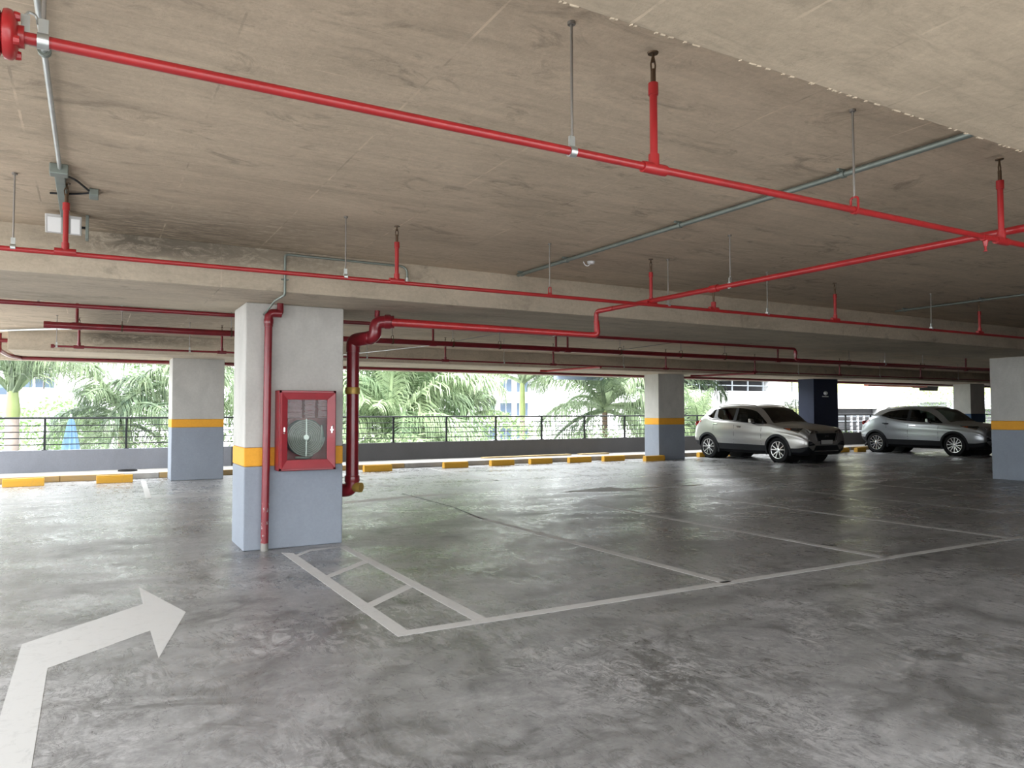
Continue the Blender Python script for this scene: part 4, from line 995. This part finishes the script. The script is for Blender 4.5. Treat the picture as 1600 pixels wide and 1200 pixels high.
def drop_proto(me):
    for o in list(bpy.data.objects):
        if o.data is me: bpy.data.objects.remove(o)
    return me
def protos(mat, tagname, leaf):
    out = []
    for i, (e, dr) in enumerate(((1.35, .5), (1.15, 1.1), (.9, 1.6), (.6, 1.8), (.25, 1.6), (-.15, 1.2))):
        out.append(drop_proto(frond_mesh('frond_'+tagname+str(i), 1.0, e, dr, leaf, mat, 62, .9, 10+i, .0068)))
    return out
PD, PP, PL = protos(FROND, 'dark', .30), protos(FRONDL, 'pale', .30), protos(LIME, 'lime', .26)

def palm(x, y, crown, L, lab, pr=PD, trunk=TRUNK, tr=.16, shaft=1.6, n=16, rot=0.0, tilt=(0, 6), group='palms beyond the parapet', name='palm_tree', lo=0, hi=6):
    t = thing(name, (x, y, GZ), lab, 'palm', group)
    rnd = random.Random(int(x*100+y*7))
    base = crown-shaft
    m = MB().lathe([(tr*1.5, GZ), (tr*1.12, GZ+.8), (tr, base-.6), (tr*.95, base)], (x, y, 0), 'z', 14); m.build('trunk', trunk, t, True)
    if shaft > .2:
        MB().lathe([(tr*1.0, base), (tr*1.12, base+.25), (tr*.95, crown-.3), (tr*.6, crown+.25), (tr*.15, crown+.6)], (x, y, 0), 'z', 14).build('crownshaft', SHAFT, t, True)
    for i in range(n):
        k = min(lo+int((hi-lo)*((i+.5)/n)), hi-1)
        o = bpy.data.objects.new('frond', pr[k]); COL.objects.link(o); o.parent = t
        o.location = (0, 0, crown-GZ+.15-.02*i)
        o.rotation_euler = (rnd.uniform(-.3, .3), rnd.uniform(-.12, .12), rot+i*2.399+rnd.uniform(-.25, .25))
        s = L*rnd.uniform(.85, 1.12); o.scale = (s, s, s)
    return t

# royal palms and feather palms, left to right
palm(-1.865, 24, 2.0, 3.4, 'royal palm with pale green shaft at the left edge of the opening', PD, TRUNK, .17, .72, 11, .3, hi=3)
palm(2.35, 26.5, 2.5, 3.9, 'palm behind the far left column with long arching fronds', PD, TRUNKD, .15, .9, 14, .4)
palm(0.86, 25.5, 1.2, 2.5, 'low palm with pinkish trunk left of the far left column', PD, TRUNK, .17, .5, 14, 1.1, lo=1)
palm(9.55, 26, .75, 3.6, 'feathery palm with upright fronds right of the thick riser pipe', PP, TRUNKD, .12, .3, 20, .2)
palm(10.65, 27.2, 1.55, 3.4, 'palm with a ragged pinkish trunk behind the upright feathery palm', PP, TRUNK, .18, .2, 18, .9)
palm(12.0, 28.5, 2.4, 3.8, 'tall pale palm arching over the middle of the left-hand railing bays', PP, TRUNKD, .14, .8, 20, 2.0)
palm(14.0, 29, 1.1, 2.9, 'palm with upright grey fronds left of the white apartment block', PD, TRUNKD, .13, .3, 12, .5, hi=4)
palm(7.4, 28, 2.3, 4.2, 'pale palm just right of the near column, behind the riser pipe', PP, TRUNKD, .14, .8, 20, 1.3)
palm(18.14, 31, 2.9, 3.4, 'royal palm with slim green shaft in front of the white apartment block', PD, TRUNK, .135, 1.7, 11, .3, hi=4)
palm(21.6, 29, 1.75, 4.4, 'palm with dark trunk and wide drooping fronds left of the first car', PD, TRUNKD, .14, .3, 20, .0)
palm(24.3, 28, 2.6, 3.8, 'dark palm partly hidden by the far column beside the first car', PD, TRUNKD, .15, .8, 16, .8)
palm(23.7, 25, .55, 2.0, 'small pale palm between the far column and the first car', PP, TRUNKD, .08, .2, 16, .3)
palm(29.2, 24, .35, 1.7, 'small pale palm left of the navy column', PP, TRUNKD, .07, .2, 16, .7)

def shrub(x, y, z, r, h, mat, lab, n=420, leaf=.16, seed=1, grp='shrubs beyond the parapet'):
    t = thing('shrub', (x, y, GZ), lab, 'shrub', grp); rnd = random.Random(seed+int(x*31))
    MB().tube([(x, y, GZ), (x+.05, y, (GZ+z)/2), (x, y, z)], [.07, .05, .02], 7).build('stem', TRUNKD, t)
    m = MB()
    for i in range(n):
        th, u = rnd.uniform(0, 2*math.pi), rnd.uniform(-1, 1); q = math.sqrt(1-u*u); k = rnd.uniform(.45, 1)**.5
        c = Vector((x+r*k*q*math.cos(th), y+r*k*q*math.sin(th), z+h*k*u))
        a = Vector((rnd.gauss(0, 1), rnd.gauss(0, 1), rnd.gauss(.3, .7))).normalized(); b = a.cross(Vector((rnd.gauss(0, 1), rnd.gauss(0, 1), rnd.gauss(0, 1)))).normalized()
        l = leaf*rnd.uniform(.7, 1.4)
        m.add([c, c+a*l*.5+b*l*.22, c+a*l, c+a*l*.5-b*l*.22], [(0, 1, 2, 3)])
    m.build('foliage', mat, t, fix=False)
for a in ((-1.0, 30.5, .95, 1.5, 1.0, LIME, 'lime green bush behind the royal palm at the left edge'), (-.35, 28, .55, .9, .8, LIME, 'small yellow-green bush left of the blue cloth'),
          (-2.9, 27, .6, 1.0, 1.0, LIME, 'yellow bush at the extreme left edge'), (2.1, 29.5, 2.2, 1.4, 1.5, LIME, 'bright green bush beside the far left column, high up'),
          (6.6, 24.5, -.2, 1.5, 1.3, FRONDL, 'green bush below the railing right of the riser pipe'), (9.0, 24.0, -.4, 1.5, 1.2, FRONDL, 'green bush under the upright feathery palm'),
          (11.6, 25, -.2, 1.7, 1.2, FRONDL, 'green bush under the second rail bay'), (14.4, 26.5, .2, 1.7, 1.3, LIME, 'lime bush left of the white apartment block'),
          (16.7, 29.0, -.9, 1.4, 1.0, LIME, 'low lime bush in front of the white apartment block'), (20.0, 27.5, -.5, 2.0, 1.3, FRONDL, 'pale bush between royal palm and drooping palm'),
          (23.2, 27.0, -.3, 2.0, 1.4, FRONDL, 'pale bush under the palm at the far column'), (24.4, 25.6, .2, 1.3, 1.0, FRONDL, 'pale bush left of the first car'), (3.2, 28, 1.0, 1.6, 2.0, FRONDL, 'dense bush hidden behind the far left column'),
          (1.6, 24.5, -.2, 1.2, 1.0, FRONDL, 'grey-green bush below the low pink-trunked palm'), (34.0, 25.0, -.3, .9, .8, LIME, 'lime bush right of the navy column low behind the railing'),
          (52.6, 32, 1.0, 2.2, 2.6, LIME, 'yellow-green tree left of the far right column'), (57.5, 32, 1.2, 2.0, 2.6, LIME, 'yellow-green tree right of the far right column')):
    shrub(*a, n=1500 if a[3] > 1.2 else 900, leaf=.15)

# blue cloth
t = thing('blue_parasol', (-.5, 24, GZ), 'closed blue cloth parasol seen through the railing at the left', 'parasol')
m = MB(); n = 20
prof = [(.02, 1.35), (.10, 1.15), (.22, .55), (.32, -.2), (.36, -.6)]
vs = []
for r, z in prof:
    for k in range(n):
        a = 2*math.pi*k/n; q = r*(1 if k % 2 else .72); vs.append((-.5+q*math.cos(a), 24+q*math.sin(a), z))
m.add(vs, [(i*n+k, i*n+(k+1) % n, (i+1)*n+(k+1) % n, (i+1)*n+k) for i in range(len(prof)-1) for k in range(n)]); m.build('cloth', TARP, t, True, fix=False)
MB().tube([(-.5, 24, GZ), (-.5, 24, 1.4)], .03, 8).build('pole', GALV, t)

# buildings
def win(parent, x0, x1, y, z0, z1, mull=1):
    f = MB(); f.box(x0-.08, x1+.08, y-.10, y, z0-.08, z0); f.box(x0-.08, x1+.08, y-.10, y, z1, z1+.08); f.box(x0-.08, x0, y-.1, y, z0, z1); f.box(x1, x1+.08, y-.1, y, z0, z1)
    for i in range(1, mull): xx = x0+(x1-x0)*i/mull; f.box(xx-.04, xx+.04, y-.08, y, z0, z1)
    fo = f.build('window', WHITEB, parent); MB().box(x0, x1, y-.05, y-.02, z0, z1).build('pane', WINB, fo)
t = thing('white_house', (-4, 60, GZ), 'white house with a row of dark window panes seen at the left', 'building')
MB().box(-14, 2.5, 60, 68, GZ, 7.5).build('wall', WHITEB, t)
for x0, x1 in ((-4.15, -3.55), (-3.4, -2.95), (-2.85, -2.3)): win(t, x0, x1, 60, 3.2, 3.85)
MB().box(-3.9, -2.2, 59.2, 60, 4.05, 4.2).build('ledge', GREYB, t)
MB().box(-2.6, .3, 58.4, 60, .45, 1.6).build('balcony_wall', GREYB, t)
for k in range(12): MB().box(-2.5+k*.24, -2.42+k*.24, 58.4, 58.48, 1.6, 2.25).build('baluster', GREYB, t)
MB().box(-2.6, .3, 58.36, 58.52, 2.25, 2.34).build('handrail', WHITEB, t)
t = thing('dark_car_roof', (-4.8, 50, GZ), 'dark rounded canopy at the left edge beside the royal palm', 'canopy')
MB().lathe([(.7, 2.6), (.75, 3.0), (.5, 3.35), (.1, 3.5)], (-5.2, 55, 0), 'z', 16).build('top', WINB, t, True); MB().tube([(-5.2, 55, GZ), (-5.2, 55, 2.7)], .06, 8).build('post', GALV, t)
t = thing('apartment_block', (42, 75, GZ), 'white apartment block with banded balconies behind the royal palm', 'building')
MB().box(38.2, 47.5, 75, 86, GZ, 12).build('wall', WHITEB, t)
for lv in range(-1, 4):
    z = .2+lv*2.75
    MB().box(38.0, 45.2, 73.8, 75, z, z+.85).build('balcony', WHITEB, t)
    for k in range(3): win(t, 38.7+k*2.2, 40.2+k*2.2, 75, z+.95, z+2.4, 2)
t = thing('blue_awning', (19, 27.5, 3), 'slate blue flat awning edge above the wide drooping palm', 'awning')
MB().box(17.75, 20.35, 27.4, 27.6, 2.90, 3.5).build('fascia', BLUEB, t); MB().box(17.75, 20.35, 24.5, 27.4, 3.35, 3.5).build('sheet', BLUEB, t)
for x in (18.1, 19.9): MB().box(x, x+.12, 18.2, 27.4, 3.5, 3.62).build('arm', GREYB, t)

# neighbouring parking structure
t = thing('parking_structure', (45, 36, GZ), 'white neighbouring parking structure with long parapets behind the cars', 'building')
YP = 34
MB().box(31, 75, YP, YP+.2, 1.92, 2.80).build('parapet', WHITEB, t)
MB().box(31, 75, YP, YP+3.6, 1.70, 1.92).build('deck', CONC, t)
MB().box(31, 75, YP, YP+3.6, -1.6, -1.3).build('deck', CONC, t)
MB().box(31, 43.6, YP, YP+3.6, 4.55, 4.85).build('deck', CONC, t)
MB().box(31, 43.6, YP-.1, YP+.4, 3.72, 4.85).build('edge_beam', WHITEB, t)
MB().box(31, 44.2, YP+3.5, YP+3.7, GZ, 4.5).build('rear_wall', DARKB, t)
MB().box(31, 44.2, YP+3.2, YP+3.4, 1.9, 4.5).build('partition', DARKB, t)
for x, w_ in ((30.6, .5), (38.7, 1.7), (50.0, 1.25), (62, 1.3)): MB().box(x, x+w_, YP+.02, YP+.6, GZ, 4.6 if x < 45 else 3.9).build('pillar', WHITEB, t)
for z in (3.15, 3.5): MB().tube([(29.5, YP+.1, z), (43.5, YP+.1, z)], .035, 6).build('rail', GREYB, t)
for k in range(10): MB().box(29.8+k*1.4, 29.86+k*1.4, YP+.06, YP+.14, 2.8, 3.55).build('post', GREYB, t)
for k in range(6):
    z = 3.55+.06*(k % 3); MB().tube([(31+k*1.7, YP+2+k*.3, z), (36+k*1.2, YP+2.6, z+.25), (43, YP+2.9, z+.1)], .09, 6).build('duct', GALV if k % 2 else GREYB, t)
for z in (1.15, .8, .45, .1): MB().tube([(43, YP+.05, z), (60, YP+.05, z)], .035, 6).build('rail', GREYB, t)
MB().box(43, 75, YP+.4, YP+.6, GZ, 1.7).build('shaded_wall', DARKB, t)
for k in range(7): MB().box(47+k*.7, 47.08+k*.7, YP-.05, YP+.1, -.6, 1.2).build('post', WHITEB, t)
for k in range(6): MB().tube([(51.2+k*.9, YP-.1, 1.92), (51.7+k*.9, YP-.1, 1.55)], .06, 6).build('brace', WHITEB, t)
# van-like white shed and a green bank beyond
t = thing('white_kiosk', (56.5, 33, GZ), 'white kiosk with pale blue panels beyond the second car', 'kiosk')
MB().box(54.4, 58.6, 31.5, 33.5, GZ, 2.15).build('wall', WHITEB, t); MB().box(54.2, 58.8, 31.3, 33.7, 2.15, 2.3).build('roof', WHITEB, t)
for k in range(3): MB().box(54.8+k*1.0, 55.5+k*1.0, 31.46, 31.5, 1.0, 1.85).build('panel', flat('pale_blue_panel', (.45, .55, .68), .4) if k < 2 else GREYB, t)
tag(MB().box(72, 150, 60, 62, GZ, 9).build('hedge_bank', BANK), 'distant yellow-green planted bank beyond the parking structure', 'hedge')
